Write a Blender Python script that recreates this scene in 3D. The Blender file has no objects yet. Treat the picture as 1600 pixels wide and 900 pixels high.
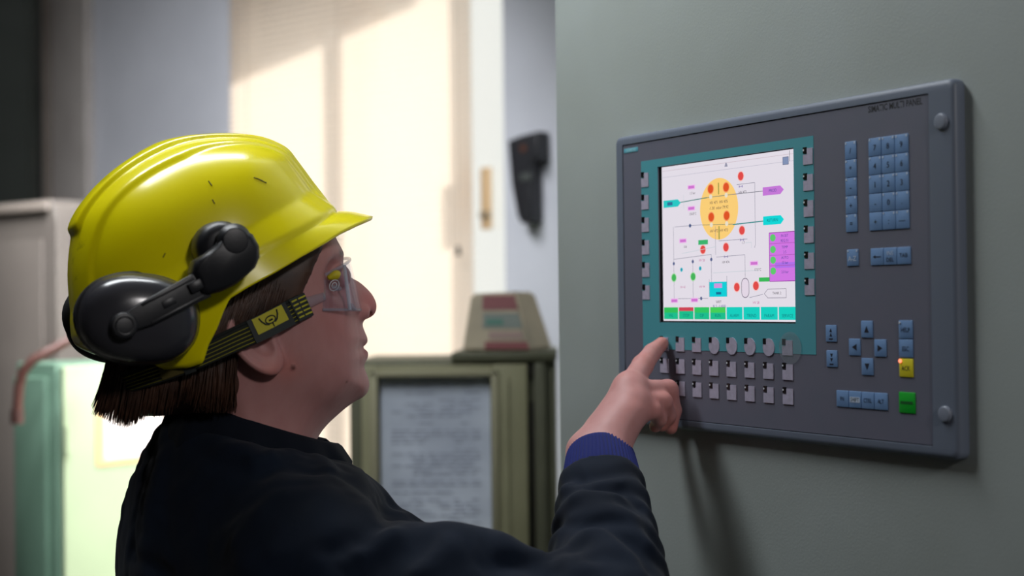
import bpy, bmesh, math, random
import numpy as np
from mathutils import Vector, Matrix, Quaternion

random.seed(7)
scene = bpy.context.scene
COL = scene.collection
PI = math.pi

# ------------------------------------------------------------------ camera
F = 2308.0
RC = np.array([[0.999939, 0.011016, 0.0],
               [0.000108, -0.009809, -0.999952],
               [-0.011015, 0.999891, -0.00981]])
CAM = np.array([0.0, 0.0, 1.50])

def ray(px, py):
    return RC @ np.array([(px - 800) / F, -(py - 450) / F, -1.0])

def P(px, py, d):
    """point of the place seen at a pixel of the photograph, d metres ahead"""
    return CAM + ray(px, py) * d

def proj(p):
    c = RC.T @ (np.array(p) - CAM)
    return 800 + F * c[0] / -c[2], 450 - F * c[1] / -c[2]

cam_data = bpy.data.cameras.new('camera')
cam = bpy.data.objects.new('camera', cam_data)
COL.objects.link(cam)
m = Matrix.Identity(4)
for i in range(3):
    for j in range(3):
        m[i][j] = RC[i][j]
    m[i][3] = CAM[i]
cam.matrix_world = m
cam_data.sensor_width = 36
cam_data.lens = F / 1600 * 36
cam_data.clip_start = 0.05
cam_data.dof.use_dof = True
cam_data.dof.focus_distance = 1.40
cam_data.dof.aperture_fstop = 3.8
scene.camera = cam

scene.view_settings.view_transform = 'Standard'
scene.view_settings.look = 'None'
scene.view_settings.gamma = 1
scene.view_settings.use_curve_mapping = False
scene.view_settings.exposure = 0.0
scene.cycles.use_denoising = True
scene.cycles.max_bounces = 8
scene.cycles.diffuse_bounces = 4
scene.cycles.glossy_bounces = 4
scene.cycles.transparent_max_bounces = 12
scene.cycles.sample_clamp_indirect = 4.0

# ------------------------------------------------------------------ helpers
def srgb(r, g, b):
    def c(v):
        v /= 255.0
        return v / 12.92 if v <= 0.04045 else ((v + 0.055) / 1.055) ** 2.4
    return (c(r), c(g), c(b), 1.0)

def link(o, parent=None):
    COL.objects.link(o)
    if parent is not None:
        o.parent = parent
    return o

def thing(name, label, cat, mat=None, group=None):
    """an Empty at the thing's base that parents its parts"""
    o = bpy.data.objects.new(name, None)
    o.empty_display_size = 0.05
    link(o)
    if mat is not None:
        o.matrix_world = mat
    o['label'] = label
    o['category'] = cat
    if group:
        o['group'] = group
    return o

def tag(o, label, cat, group=None, kind=None):
    o['label'] = label
    o['category'] = cat
    if group:
        o['group'] = group
    if kind:
        o['kind'] = kind
    return o

def frame(o, x, y, z):
    mm = Matrix.Identity(4)
    for i in range(3):
        mm[i][0], mm[i][1], mm[i][2], mm[i][3] = x[i], y[i], z[i], o[i]
    return mm

def mesh_obj(name, verts, faces, mats, parent=None, smooth=False, fmat=None, local=False):
    """one mesh object. World coordinates unless local=True (then in the parent's frame)."""
    me = bpy.data.meshes.new(name)
    if isinstance(verts, np.ndarray):
        verts = verts.tolist()
    if isinstance(faces, np.ndarray):
        faces = faces.tolist()
    me.from_pydata(verts, [], faces)
    me.update()
    if not isinstance(mats, (list, tuple)):
        mats = [mats]
    for mm in mats:
        me.materials.append(mm)
    if fmat is not None:
        me.polygons.foreach_set('material_index', fmat)
    if smooth:
        me.polygons.foreach_set('use_smooth', [True] * len(me.polygons))
    o = bpy.data.objects.new(name, me)
    link(o, parent)
    if parent is not None and not local:
        bpy.context.view_layer.update()
        top = parent
        o.matrix_parent_inverse = parent.matrix_world.inverted()
    return o

class MB:
    """collects shapes and links them as ONE mesh object"""
    def __init__(self):
        self.v = []; self.f = []; self.m = []; self.sm = []
    def add(self, v, f, mi=0, smooth=False):
        n = len(self.v)
        self.v += [tuple(float(c) for c in p) for p in v]
        self.f += [tuple(int(i) + n for i in q) for q in f]
        self.m += [mi] * len(f); self.sm += [smooth] * len(f)
        return self
    def bm(self, bm, mi=0, smooth=False, mat=None):
        if mat is not None:
            bm.transform(mat)
        bm.verts.index_update()
        self.add([v.co for v in bm.verts], [[v.index for v in f.verts] for f in bm.faces], mi, smooth)
        bm.free()
        return self
    def box(self, a, b, bev=0.0, mi=0, mat=None, seg=2, smooth=None):
        bm = bmesh.new()
        bmesh.ops.create_cube(bm, size=1)
        a = Vector(a); b = Vector(b)
        for v in bm.verts:
            v.co = Vector([(a[i] + b[i]) / 2 + v.co[i] * (b[i] - a[i]) for i in range(3)])
        if bev > 0:
            bmesh.ops.bevel(bm, geom=bm.edges[:], offset=bev, segments=seg, affect='EDGES', profile=0.5)
        return self.bm(bm, mi, (bev > 0) if smooth is None else smooth, mat)
    def cyl(self, p0, p1, r0, r1=None, n=24, mi=0, bev=0.0, mat=None, smooth=True):
        r1 = r0 if r1 is None else r1
        p0 = Vector(p0); p1 = Vector(p1)
        d = p1 - p0
        bm = bmesh.new()
        bmesh.ops.create_cone(bm, cap_ends=True, segments=n, radius1=r0, radius2=r1, depth=d.length)
        if bev > 0:
            es = [e for e in bm.edges if len(e.link_faces) == 2 and any(len(f.verts) > 4 for f in e.link_faces)]
            bmesh.ops.bevel(bm, geom=es, offset=bev, segments=3, affect='EDGES', profile=0.5)
        q = d.normalized().to_track_quat('Z', 'Y').to_matrix().to_4x4()
        bm.transform(Matrix.Translation((p0 + p1) / 2) @ q)
        return self.bm(bm, mi, smooth, mat)
    def tube(self, pts, r, n=12, mi=0, cap=True, mat=None):
        pts = [Vector(p) for p in pts]
        rs = r if isinstance(r, (list, tuple)) else [r] * len(pts)
        t = (pts[1] - pts[0]).normalized()
        u = t.orthogonal().normalized()
        V = []; Fc = []
        for i, p in enumerate(pts):
            t2 = (pts[min(i + 1, len(pts) - 1)] - pts[max(i - 1, 0)]).normalized()
            u = (u - t2 * u.dot(t2)).normalized()
            w = t2.cross(u)
            for k in range(n):
                a = 2 * PI * k / n
                V.append(p + (u * math.cos(a) + w * math.sin(a)) * rs[i])
        for i in range(len(pts) - 1):
            for k in range(n):
                k2 = (k + 1) % n
                Fc.append((i * n + k, i * n + k2, (i + 1) * n + k2, (i + 1) * n + k))
        if cap:
            Fc.append(tuple(range(n))[::-1]); Fc.append(tuple((len(pts) - 1) * n + k for k in range(n)))
        if mat is not None:
            V = [mat @ v for v in V]
        return self.add(V, Fc, mi, True)
    def prism(self, poly, y0, y1, mi=0, mat=None, axes=(0, 2, 1), bev=0.0, smooth=False):
        """poly in two axes, extruded along the third"""
        bm = bmesh.new()
        def mk(p, y):
            c = [0, 0, 0]; c[axes[0]] = p[0]; c[axes[1]] = p[1]; c[axes[2]] = y
            return bm.verts.new(c)
        lo = [mk(p, y0) for p in poly]; hi = [mk(p, y1) for p in poly]
        n = len(poly)
        bm.faces.new(lo); bm.faces.new(hi[::-1])
        for i in range(n):
            j = (i + 1) % n
            bm.faces.new((lo[j], lo[i], hi[i], hi[j]))
        bmesh.ops.recalc_face_normals(bm, faces=bm.faces[:])
        if bev > 0:
            es = [e for e in bm.edges if abs(e.verts[0].co[axes[2]] - e.verts[1].co[axes[2]]) < 1e-7]
            bmesh.ops.bevel(bm, geom=es, offset=bev, segments=3, affect='EDGES', profile=0.5)
        return self.bm(bm, mi, smooth or bev > 0, mat)
    def build(self, name, mats, parent=None, local=False, sharp=True):
        o = mesh_obj(name, self.v, self.f, mats, parent, False, self.m, local)
        o.data.polygons.foreach_set('use_smooth', self.sm)
        if any(self.sm) and sharp:
            try:
                o.data.set_sharp_from_angle(angle=math.radians(40))
            except Exception:
                pass
        return o

def text_obj(name, body, size, mat, parent, x, z, y=-0.0001, align='CENTER', sx=1.0, bold=0.0, rot=0.0):
    """lettering turned into a mesh, lying in the parent's x-z plane"""
    cu = bpy.data.curves.new(name, 'FONT')
    cu.body = body; cu.size = size; cu.align_x = align; cu.align_y = 'CENTER'
    cu.offset = bold
    cu.resolution_u = 2
    tmp = bpy.data.objects.new(name, cu)
    COL.objects.link(tmp)
    dg = bpy.context.evaluated_depsgraph_get()
    me = bpy.data.meshes.new_from_object(tmp.evaluated_get(dg))
    bpy.data.objects.remove(tmp)
    bpy.data.curves.remove(cu)
    me.transform(Matrix.Translation((x, y, z)) @ Matrix.Rotation(rot, 4, 'Y') @ Matrix.Rotation(PI / 2, 4, 'X') @ Matrix.Diagonal((sx, 1, 1, 1)))
    me.name = name
    me.materials.clear(); me.materials.append(mat)
    o = bpy.data.objects.new(name, me)
    return link(o, parent)

# ------------------------------------------------------------------ materials
def mat(name, col, rough=0.5, metal=0.0, spec=0.5, noise=None, bump=None, coat=0.0, sheen=0.0,
        emit=None, emit_s=1.0, sss=0.0, trans=0.0, alpha=1.0):
    """noise=(scale, second colour, amount); bump=(scale, strength, distance)"""
    mt = bpy.data.materials.new(name)
    mt.use_nodes = True
    nt = mt.node_tree; N = nt.nodes; L = nt.links
    b = N['Principled BSDF']
    b.inputs['Base Color'].default_value = col
    b.inputs['Roughness'].default_value = rough
    b.inputs['Metallic'].default_value = metal
    b.inputs['Specular IOR Level'].default_value = spec
    b.inputs['Coat Weight'].default_value = coat
    b.inputs['Coat Roughness'].default_value = 0.15
    b.inputs['Transmission Weight'].default_value = trans
    b.inputs['Alpha'].default_value = alpha
    if sheen:
        b.inputs['Sheen Weight'].default_value = sheen
        b.inputs['Sheen Roughness'].default_value = 0.5
    if sss:
        b.inputs['Subsurface Weight'].default_value = sss
        b.inputs['Subsurface Radius'].default_value = (1.0, 0.35, 0.2)
        b.inputs['Subsurface Scale'].default_value = 0.006
    if emit is not None:
        b.inputs['Emission Color'].default_value = emit
        b.inputs['Emission Strength'].default_value = emit_s
    tc = N.new('ShaderNodeTexCoord')
    if noise:
        nz = N.new('ShaderNodeTexNoise'); nz.inputs['Scale'].default_value = noise[0]
        nz.inputs['Detail'].default_value = 6
        mx = N.new('ShaderNodeMix'); mx.data_type = 'RGBA'
        mx.inputs[6].default_value = col; mx.inputs[7].default_value = noise[1]
        rp = N.new('ShaderNodeMapRange')
        rp.inputs['From Min'].default_value = 0.35; rp.inputs['From Max'].default_value = 0.7
        rp.inputs['To Max'].default_value = noise[2]
        L.new(tc.outputs['Object'], nz.inputs['Vector'])
        L.new(nz.outputs['Fac'], rp.inputs['Value'])
        L.new(rp.outputs['Result'], mx.inputs[0])
        L.new(mx.outputs[2], b.inputs['Base Color'])
    if bump:
        nb = N.new('ShaderNodeTexNoise'); nb.inputs['Scale'].default_value = bump[0]
        nb.inputs['Detail'].default_value = 4
        bp = N.new('ShaderNodeBump'); bp.inputs['Strength'].default_value = bump[1]
        bp.inputs['Distance'].default_value = bump[2]
        L.new(tc.outputs['Object'], nb.inputs['Vector'])
        L.new(nb.outputs['Fac'], bp.inputs['Height'])
        L.new(bp.outputs['Normal'], b.inputs['Normal'])
    return mt

def glow(name, col, s):
    mt = bpy.data.materials.new(name); mt.use_nodes = True
    nt = mt.node_tree; nt.nodes.clear()
    e = nt.nodes.new('ShaderNodeEmission'); e.inputs[0].default_value = col; e.inputs[1].default_value = s
    o = nt.nodes.new('ShaderNodeOutputMaterial'); nt.links.new(e.outputs[0], o.inputs[0])
    return mt
# ================================================================== control panel
PA = np.array([5.08199689e-01, -8.61239268e-01, 0.0])
PN = np.array([0.86123927, 0.50819969, 0.0])          # into the wall
PT = CAM + np.array([0.11356297, 1.60854253, -0.13182404])
PM = frame(PT, PA, PN, (0, 0, 1))
WALL_OFF = 0.012

M_frame = mat('panel_frame_plastic', srgb(108, 117, 133), 0.45, bump=(900, 0.05, 0.0005))
M_face = mat('panel_face_foil', srgb(103, 106, 121), 0.5, noise=(30, srgb(110, 108, 124), 0.5), bump=(1500, 0.08, 0.0003))
M_teal = mat('panel_teal_foil', srgb(80, 158, 170), 0.5)
M_groove = mat('panel_groove', srgb(30, 34, 40), 0.7)
M_key = mat('key_blue', srgb(112, 148, 194), 0.5, noise=(60, srgb(102, 136, 180), 0.6))
M_soft = mat('softkey_label', srgb(182, 176, 198), 0.6, noise=(160, srgb(160, 156, 174), 0.8))
M_yel = mat('key_yellow', srgb(228, 214, 40), 0.5)
M_grn = mat('key_green', srgb(0, 170, 40), 0.5)
M_ink = mat('ink_dark', srgb(20, 26, 44), 0.6)
M_inkw = mat('ink_light', srgb(190, 205, 225), 0.6)
M_led = mat('led_window', srgb(12, 14, 18), 0.35)
M_ledw = mat('led_lens', srgb(215, 220, 225), 0.3)
M_ledr = glow('led_lit_red', (1.0, 0.22, 0.12, 1), 2.2)
M_sticker = mat('clear_sticker', srgb(160, 170, 178), 0.3, alpha=0.16)
M_screw = mat('screw_cap', srgb(130, 137, 152), 0.4)

panel = thing('control_panel', 'grey operator control panel with lit colour screen and key pads, set in the grey-green wall', 'control panel', PM)
W, H = 0.483, 0.310
# frame: outer ring with rounded outer edge, 12 mm proud of the wall
ix0, ix1, iz0, iz1 = 0.0142, 0.4553, 0.0094, 0.3006
def ring(mb, o, i, y0, y1, mi=0):
    (a0, c0, a1, c1), (b0, d0, b1, d1) = o, i
    V = [(a0, y0, c0), (a1, y0, c0), (a1, y0, c1), (a0, y0, c1), (b0, y1, d0), (b1, y1, d0), (b1, y1, d1), (b0, y1, d1)]
    mb.add(V, [(0, 1, 5, 4), (1, 2, 6, 5), (2, 3, 7, 6), (3, 0, 4, 7)], mi)
mb = MB()
prev = None
def rrect(x0, z0, x1, z1, r, n=6):
    pts = []
    for cx, cz, a0 in ((x1 - r, z1 - r, 0), (x0 + r, z1 - r, PI / 2), (x0 + r, z0 + r, PI), (x1 - r, z0 + r, 1.5 * PI)):
        for k in range(n + 1):
            a = a0 + k * PI / 2 / n
            pts.append((cx + r * math.cos(a), cz + r * math.sin(a)))
    return pts
rings = []
for ins, y in ((0.0, WALL_OFF), (0.0, 0.004), (0.0008, 0.0018), (0.0025, 0.0004), (0.005, 0.0)):
    rings.append([(x, y, z) for x, z in rrect(ins, ins, W - ins, H - ins, 0.007 - ins * 0.5)])
inner = [(x, 0.0, z) for x, z in rrect(ix0, iz0, ix1, iz1, 0.0012)]
rings.append(inner)
rings.append([(x, 0.002, z) for x, z in rrect(ix0 + 0.0003, iz0 + 0.0003, ix1 - 0.0003, iz1 - 0.0003, 0.0012)])
n = len(inner)
V = [p for r in rings for p in r]
Fc = []
for i in range(len(rings) - 1):
    for k in range(n):
        k2 = (k + 1) % n
        Fc.append((i * n + k, i * n + k2, (i + 1) * n + k2, (i + 1) * n + k))
mb.add(V, Fc, 0, True)
mb.build('frame', M_frame, panel, local=True)
MB().box((ix0 - 0.0002, 0.0045, iz0 - 0.0002), (ix1 + 0.0002, 0.008, iz1 + 0.0002), mi=0).build('groove', M_groove, panel, local=True)
# face foil with the opening for the screen
sx0, sx1, sz0, sz1 = 0.0810, 0.2880, 0.1110, 0.2710
def plate(name, outer, hole, y0, y1, m_):
    mb = MB()
    (a0, c0, a1, c1) = outer
    if hole is None:
        mb.box((a0, y0, c0), (a1, y1, c1), 0.0002)
    else:
        (b0, d0, b1, d1) = hole
        mb.box((a0, y0, c0), (b0, y1, c1)); mb.box((b1, y0, c0), (a1, y1, c1))
        mb.box((b0, y0, c0), (b1, y1, d0)); mb.box((b0, y0, d1), (b1, y1, c1))
    return mb.build(name, m_, panel, local=True)
g = 0.0010
plate('face', (ix0 + g, iz0 + g, ix1 - g, iz1 - g), (sx0 - 0.0036, sz0 - 0.0015, sx1 + 0.0006, sz1 + 0.0008), 0.0009, 0.0025, M_face)
plate('screen_surround', (0.0480, 0.0815, 0.3155, 0.2800), (sx0 - 0.0036, sz0 - 0.0015, sx1 + 0.0006, sz1 + 0.0008), 0.0006, 0.0010, M_teal)
MB().box((sx0 - 0.0036, 0.0036, sz0 - 0.0015), (sx1 + 0.0006, 0.006, sz1 + 0.0008)).build('screen_recess', M_groove, panel, local=True)

# round screw caps
for zc in (0.2755, 0.0370):
    o = MB().cyl((0.4695, 0.0005, zc), (0.4695, -0.0028, zc), 0.0072, 0.0064, 28, bev=0.0012).build('screw_cap', M_screw, panel, local=True)

# ---- screen picture (flat shapes that glow on the display)
SG = {}
def sg(r, g_, b):
    k = (r, g_, b)
    if k not in SG:
        SG[k] = (len(SG), glow('screen_%02x%02x%02x' % k, srgb(r, g_, b), 1.0))
    return SG[k][0]
scr = MB()
lay = [0]
def SY():
    lay[0] += 1
    return 0.0034 - 0.0000012 * lay[0]
def s_rect(x0, z0, x1, z1, c):
    y = SY()
    scr.add([(x0, y, z0), (x1, y, z0), (x1, y, z1), (x0, y, z1)], [(0, 1, 2, 3)], sg(*c))
def s_poly(p, c):
    y = SY()
    scr.add([(x, y, z) for x, z in p], [tuple(range(len(p)))], sg(*c))
def s_disc(x, z, r, c, rz=None, n=28):
    rz = rz or r
    s_poly([(x + r * math.cos(2 * PI * k / n), z + rz * math.sin(2 * PI * k / n)) for k in range(n)], c)
def s_line(x0, z0, x1, z1, c=(120, 126, 140), w=0.0005):
    dx, dz = x1 - x0, z1 - z0
    l = math.hypot(dx, dz); nx, nz = -dz / l * w / 2, dx / l * w / 2
    s_poly([(x0 + nx, z0 + nz), (x0 - nx, z0 - nz), (x1 - nx, z1 - nz), (x1 + nx, z1 + nz)], c)
def s_frame(x0, z0, x1, z1, c, w=0.0005):
    s_line(x0, z0, x1, z0, c, w); s_line(x1, z0, x1, z1, c, w); s_line(x1, z1, x0, z1, c, w); s_line(x0, z1, x0, z0, c, w)
BG = (226, 220, 230)
s_rect(sx0, sz0, sx1, sz1, BG)
s_rect(sx0 + 0.001, 0.2665, sx1 - 0.001, 0.2669, (200, 180, 190))
s_rect(sx0 + 0.001, 0.2600, sx1 - 0.001, 0.2604, (186, 184, 200))
# bell and clock
s_poly([(0.1845, 0.2628), (0.1895, 0.2628), (0.1878, 0.2668), (0.1862, 0.2668)], (150, 150, 170))
s_rect(0.2705, 0.2575, 0.2785, 0.2645, (130, 145, 180)); s_frame(0.2705, 0.2575, 0.2785, 0.2645, (90, 96, 120))
s_line(0.2800, 0.2600, 0.2800, 0.2700, (120, 124, 130), 0.0006)
# orange disc and its trimmings
s_disc(0.1748, 0.2222, 0.0300, (250, 206, 120), 0.0305, 48)
s_line(0.1748, 0.2365, 0.1748, 0.2480, (150, 150, 70), 0.0016)
s_line(0.1748, 0.1920, 0.1748, 0.2050, (150, 150, 70), 0.0016)
TE = (60, 130, 120)
s_line(0.1120, 0.2325, 0.1560, 0.2345, TE, 0.0009); s_line(0.1560, 0.2345, 0.1950, 0.2350, (150, 150, 120), 0.0008)
s_line(0.1950, 0.2350, 0.2420, 0.2350, (130, 130, 140), 0.0007)
s_line(0.1480, 0.2075, 0.1960, 0.2060, (130, 140, 110), 0.0006)
s_line(0.1960, 0.2055, 0.2420, 0.2065, (60, 140, 140), 0.0011)
s_rect(0.0835, 0.2285, 0.1080, 0.2360, (40, 200, 196)); s_poly([(0.1080, 0.2360), (0.1130, 0.2322), (0.1080, 0.2285)], (40, 200, 196))
s_rect(0.0900, 0.2305, 0.0990, 0.2340, (50, 110, 150))
s_rect(0.2415, 0.2305, 0.2665, 0.2385, (196, 120, 214)); s_poly([(0.2665, 0.2385), (0.2715, 0.2345), (0.2665, 0.2305)], (196, 120, 214))
s_rect(0.2415, 0.2025, 0.2665, 0.2108, (20, 214, 214)); s_poly([(0.2665, 0.2108), (0.2712, 0.2066), (0.2665, 0.2025)], (20, 214, 214))
RED = (222, 84, 70)
for x, z in ((0.1622, 0.2427), (0.1866, 0.2427), (0.1627, 0.2147), (0.1869, 0.2147)):
    s_disc(x, z, 0.0052, (240, 150, 100)); s_disc(x, z, 0.0042, (222, 84, 40))
    s_disc(x, z - 0.0078, 0.0024, (232, 222, 200))
for x, z in ((0.2092, 0.2518), (0.2100, 0.1992), (0.1853, 0.1838), (0.1487, 0.1828), (0.2012, 0.1443), (0.2298, 0.1452)):
    s_disc(x, z, 0.0050, (244, 190, 186)); s_disc(x, z, 0.0041, (224, 76, 74))
for x, z in ((0.2092, 0.2418), (0.2100, 0.1900), (0.1853, 0.1745)):   # little valves
    s_poly([(x - 0.003, z - 0.0014), (x - 0.003, z + 0.0014), (x, z)], (160, 150, 190)); s_poly([(x + 0.003, z - 0.0014), (x + 0.003, z + 0.0014), (x, z)], (160, 150, 190))
LN = (140, 138, 156)
for x0, z0, x1, z1 in ((0.2030, 0.2440, 0.2300, 0.2440), (0.2300, 0.2440, 0.2300, 0.1850), (0.2300, 0.1850, 0.2285, 0.1815),
                       (0.1020, 0.2078, 0.1480, 0.2078), (0.1000, 0.2078, 0.1000, 0.1310), (0.1320, 0.1740, 0.1320, 0.1330),
                       (0.1000, 0.1745, 0.1620, 0.1775), (0.1620, 0.1775, 0.1620, 0.1500), (0.1000, 0.1338, 0.1560, 0.1338),
                       (0.1740, 0.1905, 0.2180, 0.1905), (0.1690, 0.2050, 0.1690, 0.1770), (0.1700, 0.1745, 0.2140, 0.1755), (0.2140, 0.1755, 0.2140, 0.1540),
                       (0.2200, 0.1340, 0.2400, 0.1370)):
    s_line(x0, z0, x1, z1, LN)
for x0, z0, x1, z1 in ((0.1140, 0.1800, 0.1700, 0.1850), (0.1640, 0.1590, 0.2340, 0.1600), (0.1180, 0.2400, 0.1180, 0.2250), (0.2150, 0.1870, 0.2240, 0.1870), (0.2240, 0.1870, 0.2240, 0.1815)):
    s_line(x0, z0, x1, z1, (196, 206, 214))
s_disc(0.1282, 0.2078, 0.0019, (70, 86, 130))
for x, z in ((0.1000, 0.1700), (0.1320, 0.1712), (0.1620, 0.1725), (0.1450, 0.1338)):
    s_disc(x, z, 0.0018, (90, 100, 140))
for x, z in ((0.1130, 0.1635), (0.1440, 0.1640)):
    s_disc(x, z, 0.0022, (70, 190, 200)); s_disc(x, z, 0.0012, (40, 140, 170))
for x, z in ((0.0999, 0.1556), (0.1322, 0.1560)):
    s_disc(x, z, 0.0046, (170, 220, 170)); s_disc(x, z, 0.0037, (70, 180, 90))
# magenta tags
for x, z in ((0.1310, 0.2468), (0.1306, 0.2253), (0.1160, 0.1930), (0.2275, 0.1668), (0.1002, 0.1318), (0.1340, 0.1322)):
    s_rect(x - 0.0062, z - 0.0024, x + 0.0062, z + 0.0024, (236, 190, 236)); s_rect(x - 0.0050, z - 0.0014, x + 0.0050, z + 0.0014, (206, 116, 206))
s_rect(0.1415, 0.1878, 0.1570, 0.1925, (60, 180, 110))
s_rect(0.2345, 0.1490, 0.2500, 0.1530, (60, 184, 90))
# tank, vessel, arrow box
s_rect(0.1583, 0.1352, 0.1862, 0.1500, (20, 206, 214)); s_rect(0.1660, 0.1440, 0.1785, 0.1485, (206, 150, 220)); s_rect(0.1690, 0.1375, 0.1770, 0.1400, (30, 110, 150))
s_line(0.1583, 0.1352, 0.1583, 0.1530, LN); s_line(0.1862, 0.1352, 0.1862, 0.1555, LN)
vs = [(x, z) for x, z in rrect(0.2082, 0.1338, 0.2198, 0.1530, 0.0055)]
s_poly(vs, (120, 112, 130)); s_poly([(x, z) for x, z in rrect(0.2089, 0.1345, 0.2191, 0.1523, 0.0050)], (226, 214, 228))
ap = [(0.2420, 0.1375), (0.2470, 0.1417), (0.2730, 0.1420), (0.2730, 0.1335), (0.2470, 0.1335)]
for i in range(5):
    s_line(*ap[i], *ap[(i + 1) % 5], (130, 124, 140))
# purple list on the right
s_rect(0.2500, 0.1490, 0.2868, 0.1948, (208, 118, 226)); s_frame(0.2500, 0.1490, 0.2868, 0.1948, (150, 70, 160), 0.0007)
s_rect(0.2580, 0.1615, 0.2860, 0.1665, (176, 112, 232))
for z in (0.1900, 0.1790, 0.1690, 0.1588):
    s_disc(0.2552, z, 0.0040, (96, 200, 110), 0.0034)
for z in (0.1845, 0.1735, 0.1637):
    s_line(0.2500, z, 0.2868, z, (170, 90, 180))
# bottom row of eight fields
wd = (sx1 - sx0 - 0.001) / 8
for k in range(8):
    x0 = sx0 + 0.0012 + k * wd
    cb = (24, 206, 190) if k > 3 else (30, 190, 140)
    ct = {0: (50, 190, 90), 1: (206, 70, 86), 2: (50, 196, 100), 3: (70, 206, 90)}.get(k)
    s_rect(x0, 0.1128, x0 + wd - 0.0016, 0.1250, cb)
    if ct:
        s_rect(x0, 0.1195 if k != 1 else 0.1212, x0 + wd - 0.0016, 0.1250, ct)
scr_o = scr.build('screen', [m_ for _, m_ in sorted(SG.values(), key=lambda t: t[0])], panel, local=True)
T_dk = glow('screen_ink', srgb(70, 60, 70), 1.0); T_bl = glow('screen_ink_blue', srgb(60, 70, 150), 1.0); T_pk = glow('screen_ink_pink', srgb(190, 90, 150), 1.0); T_tl = glow('screen_ink_teal', srgb(20, 110, 120), 1.0)
def st(body, x, z, size, m_=T_dk, sx=1.0):
    return text_obj('screen_text', body, size, m_, scr_o, x, z, 0.00318, sx=sx)
st('HV 471  HV 475', 0.1750, 0.2287, 0.0042); st('-1.30  mbar 79.92', 0.1750, 0.2232, 0.0042)
st('HV 472  HV 473', 0.1750, 0.2005, 0.0042)
st('HV 472', 0.2120, 0.2360, 0.0038); st('1.7', 0.2120, 0.1870, 0.0036); st('HV 474', 0.1850, 0.1690, 0.0036)
st('1.3 bar', 0.1330, 0.2405, 0.0034); st('134.8°C', 0.1330, 0.2195, 0.0036); st('0.8', 0.1200, 0.1865, 0.0036)
st('HV 28', 0.1470, 0.1720, 0.0036, T_pk); st('17.5°C', 0.2330, 0.1605, 0.0036)
st('HV 43', 0.1150, 0.1455, 0.0034, T_pk); st('HV 44', 0.1470, 0.1455, 0.0034, T_pk)
st('WRT', 0.1730, 0.1300, 0.0038); st('81.5 - 0.4000', 0.1740, 0.1258, 0.0038, T_bl); st('HV 28', 0.2300, 0.1290, 0.0036, T_pk)
st('PROD', 0.2560, 0.2345, 0.0042, T_bl); st('RETURN', 0.2550, 0.2066, 0.0042, T_tl); st('TANK 2', 0.2600, 0.1378, 0.0036)
for z, a_, b_ in ((0.1895, 'IN SET', 'REG 01'), (0.1788, 'TEMP', '2.5'), (0.1690, 'AUTO', '15 bar')):
    st(a_, 0.2720, z + 0.0018, 0.0036, T_bl); st(b_, 0.2720, z - 0.0028, 0.0036, T_bl)
st('2.0 bar', 0.2720, 0.1575, 0.0036, T_bl)
for k, w_ in enumerate(('VAL', 'STOP', 'CIP', 'RUN', 'ALARM', 'TREND', 'PARAM', 'SERVICE')):
    st(w_, sx0 + 0.0012 + (k + 0.47) * wd, 0.1165, 0.0044, T_tl)

# ---- keys
def key(name, x0, z0, x1, z1, m_, label=None):
    o = MB().box((x0, -0.0001, z0), (x1, 0.0012, z1), 0.0006, seg=2).build(name, m_, panel, local=True)
    if label:
        o['label'] = label
    return o
def glyph(o, s, x, z, size, m_=M_ink, sx=1.0, bold=0.0):
    return text_obj('symbol', s, size, m_, o, x, z, -0.0003, sx=sx, bold=bold)
kw = 0.0152; kh = 0.0157
def pips(o, x0, z0, x1, z1, top=2):
    mb = MB()
    for xx in (x0 + 0.0016, x1 - 0.0016)[:top]:
        mb.box((xx - 0.0008, -0.00035, z1 - 0.0024), (xx + 0.0008, 0, z1 - 0.0006))
    mb.build('key_marks', M_inkw, o, local=True)
for r, row in enumerate((('7', '8', '9'), ('4', '5', '6'), ('1', '2', '3'), ('-', '0', '.'), ('+', ':', '—'))):
    for c, s in enumerate(row):
        x0 = 0.3856 + c * 0.0156; z1 = 0.2700 - r * 0.0160
        o = key('key', x0, z1 - kh, x0 + kw, z1, M_key)
        glyph(o, s, x0 + kw / 2, z1 - kh * 0.55, 0.0072)
        if r < 3 or c > 0:
            pips(o, x0, z1 - kh, x0 + kw, z1)
for r, s in enumerate(('/', '*', '-', '+', '=')):
    z1 = 0.2700 - r * 0.0160
    o = key('key', 0.3566, z1 - kh, 0.3704, z1, M_key); glyph(o, s, 0.3635, z1 - kh * 0.55, 0.0070); pips(o, 0.3566, z1 - kh, 0.3704, z1)
o = key('key', 0.3573, 0.1605, 0.3714, 0.1752, M_key); glyph(o, 'A-Z', 0.3643, 0.1668, 0.0062, M_inkw, bold=0.0001); pips(o, 0.3573, 0.1605, 0.3714, 0.1752)
for c, s in enumerate(('←', 'INS', 'TAB')):
    x0 = 0.3865 + c * 0.0156
    o = key('key', x0, 0.1603, x0 + kw, 0.1750, M_key)
    if c == 0:
        MB().prism([(x0 + 0.003, 0.1676), (x0 + 0.006, 0.1690), (x0 + 0.006, 0.1680), (x0 + 0.0125, 0.1680), (x0 + 0.0125, 0.1672), (x0 + 0.006, 0.1672), (x0 + 0.006, 0.1662)], -0.0003, 0).build('symbol', M_ink, o, local=True)
    else:
        glyph(o, s, x0 + kw / 2, 0.1702 if c == 1 else 0.1678, 0.0052, M_inkw if c == 1 else M_ink)
        if c == 1:
            glyph(o, 'DEL', x0 + kw / 2, 0.1645, 0.0052)
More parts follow.
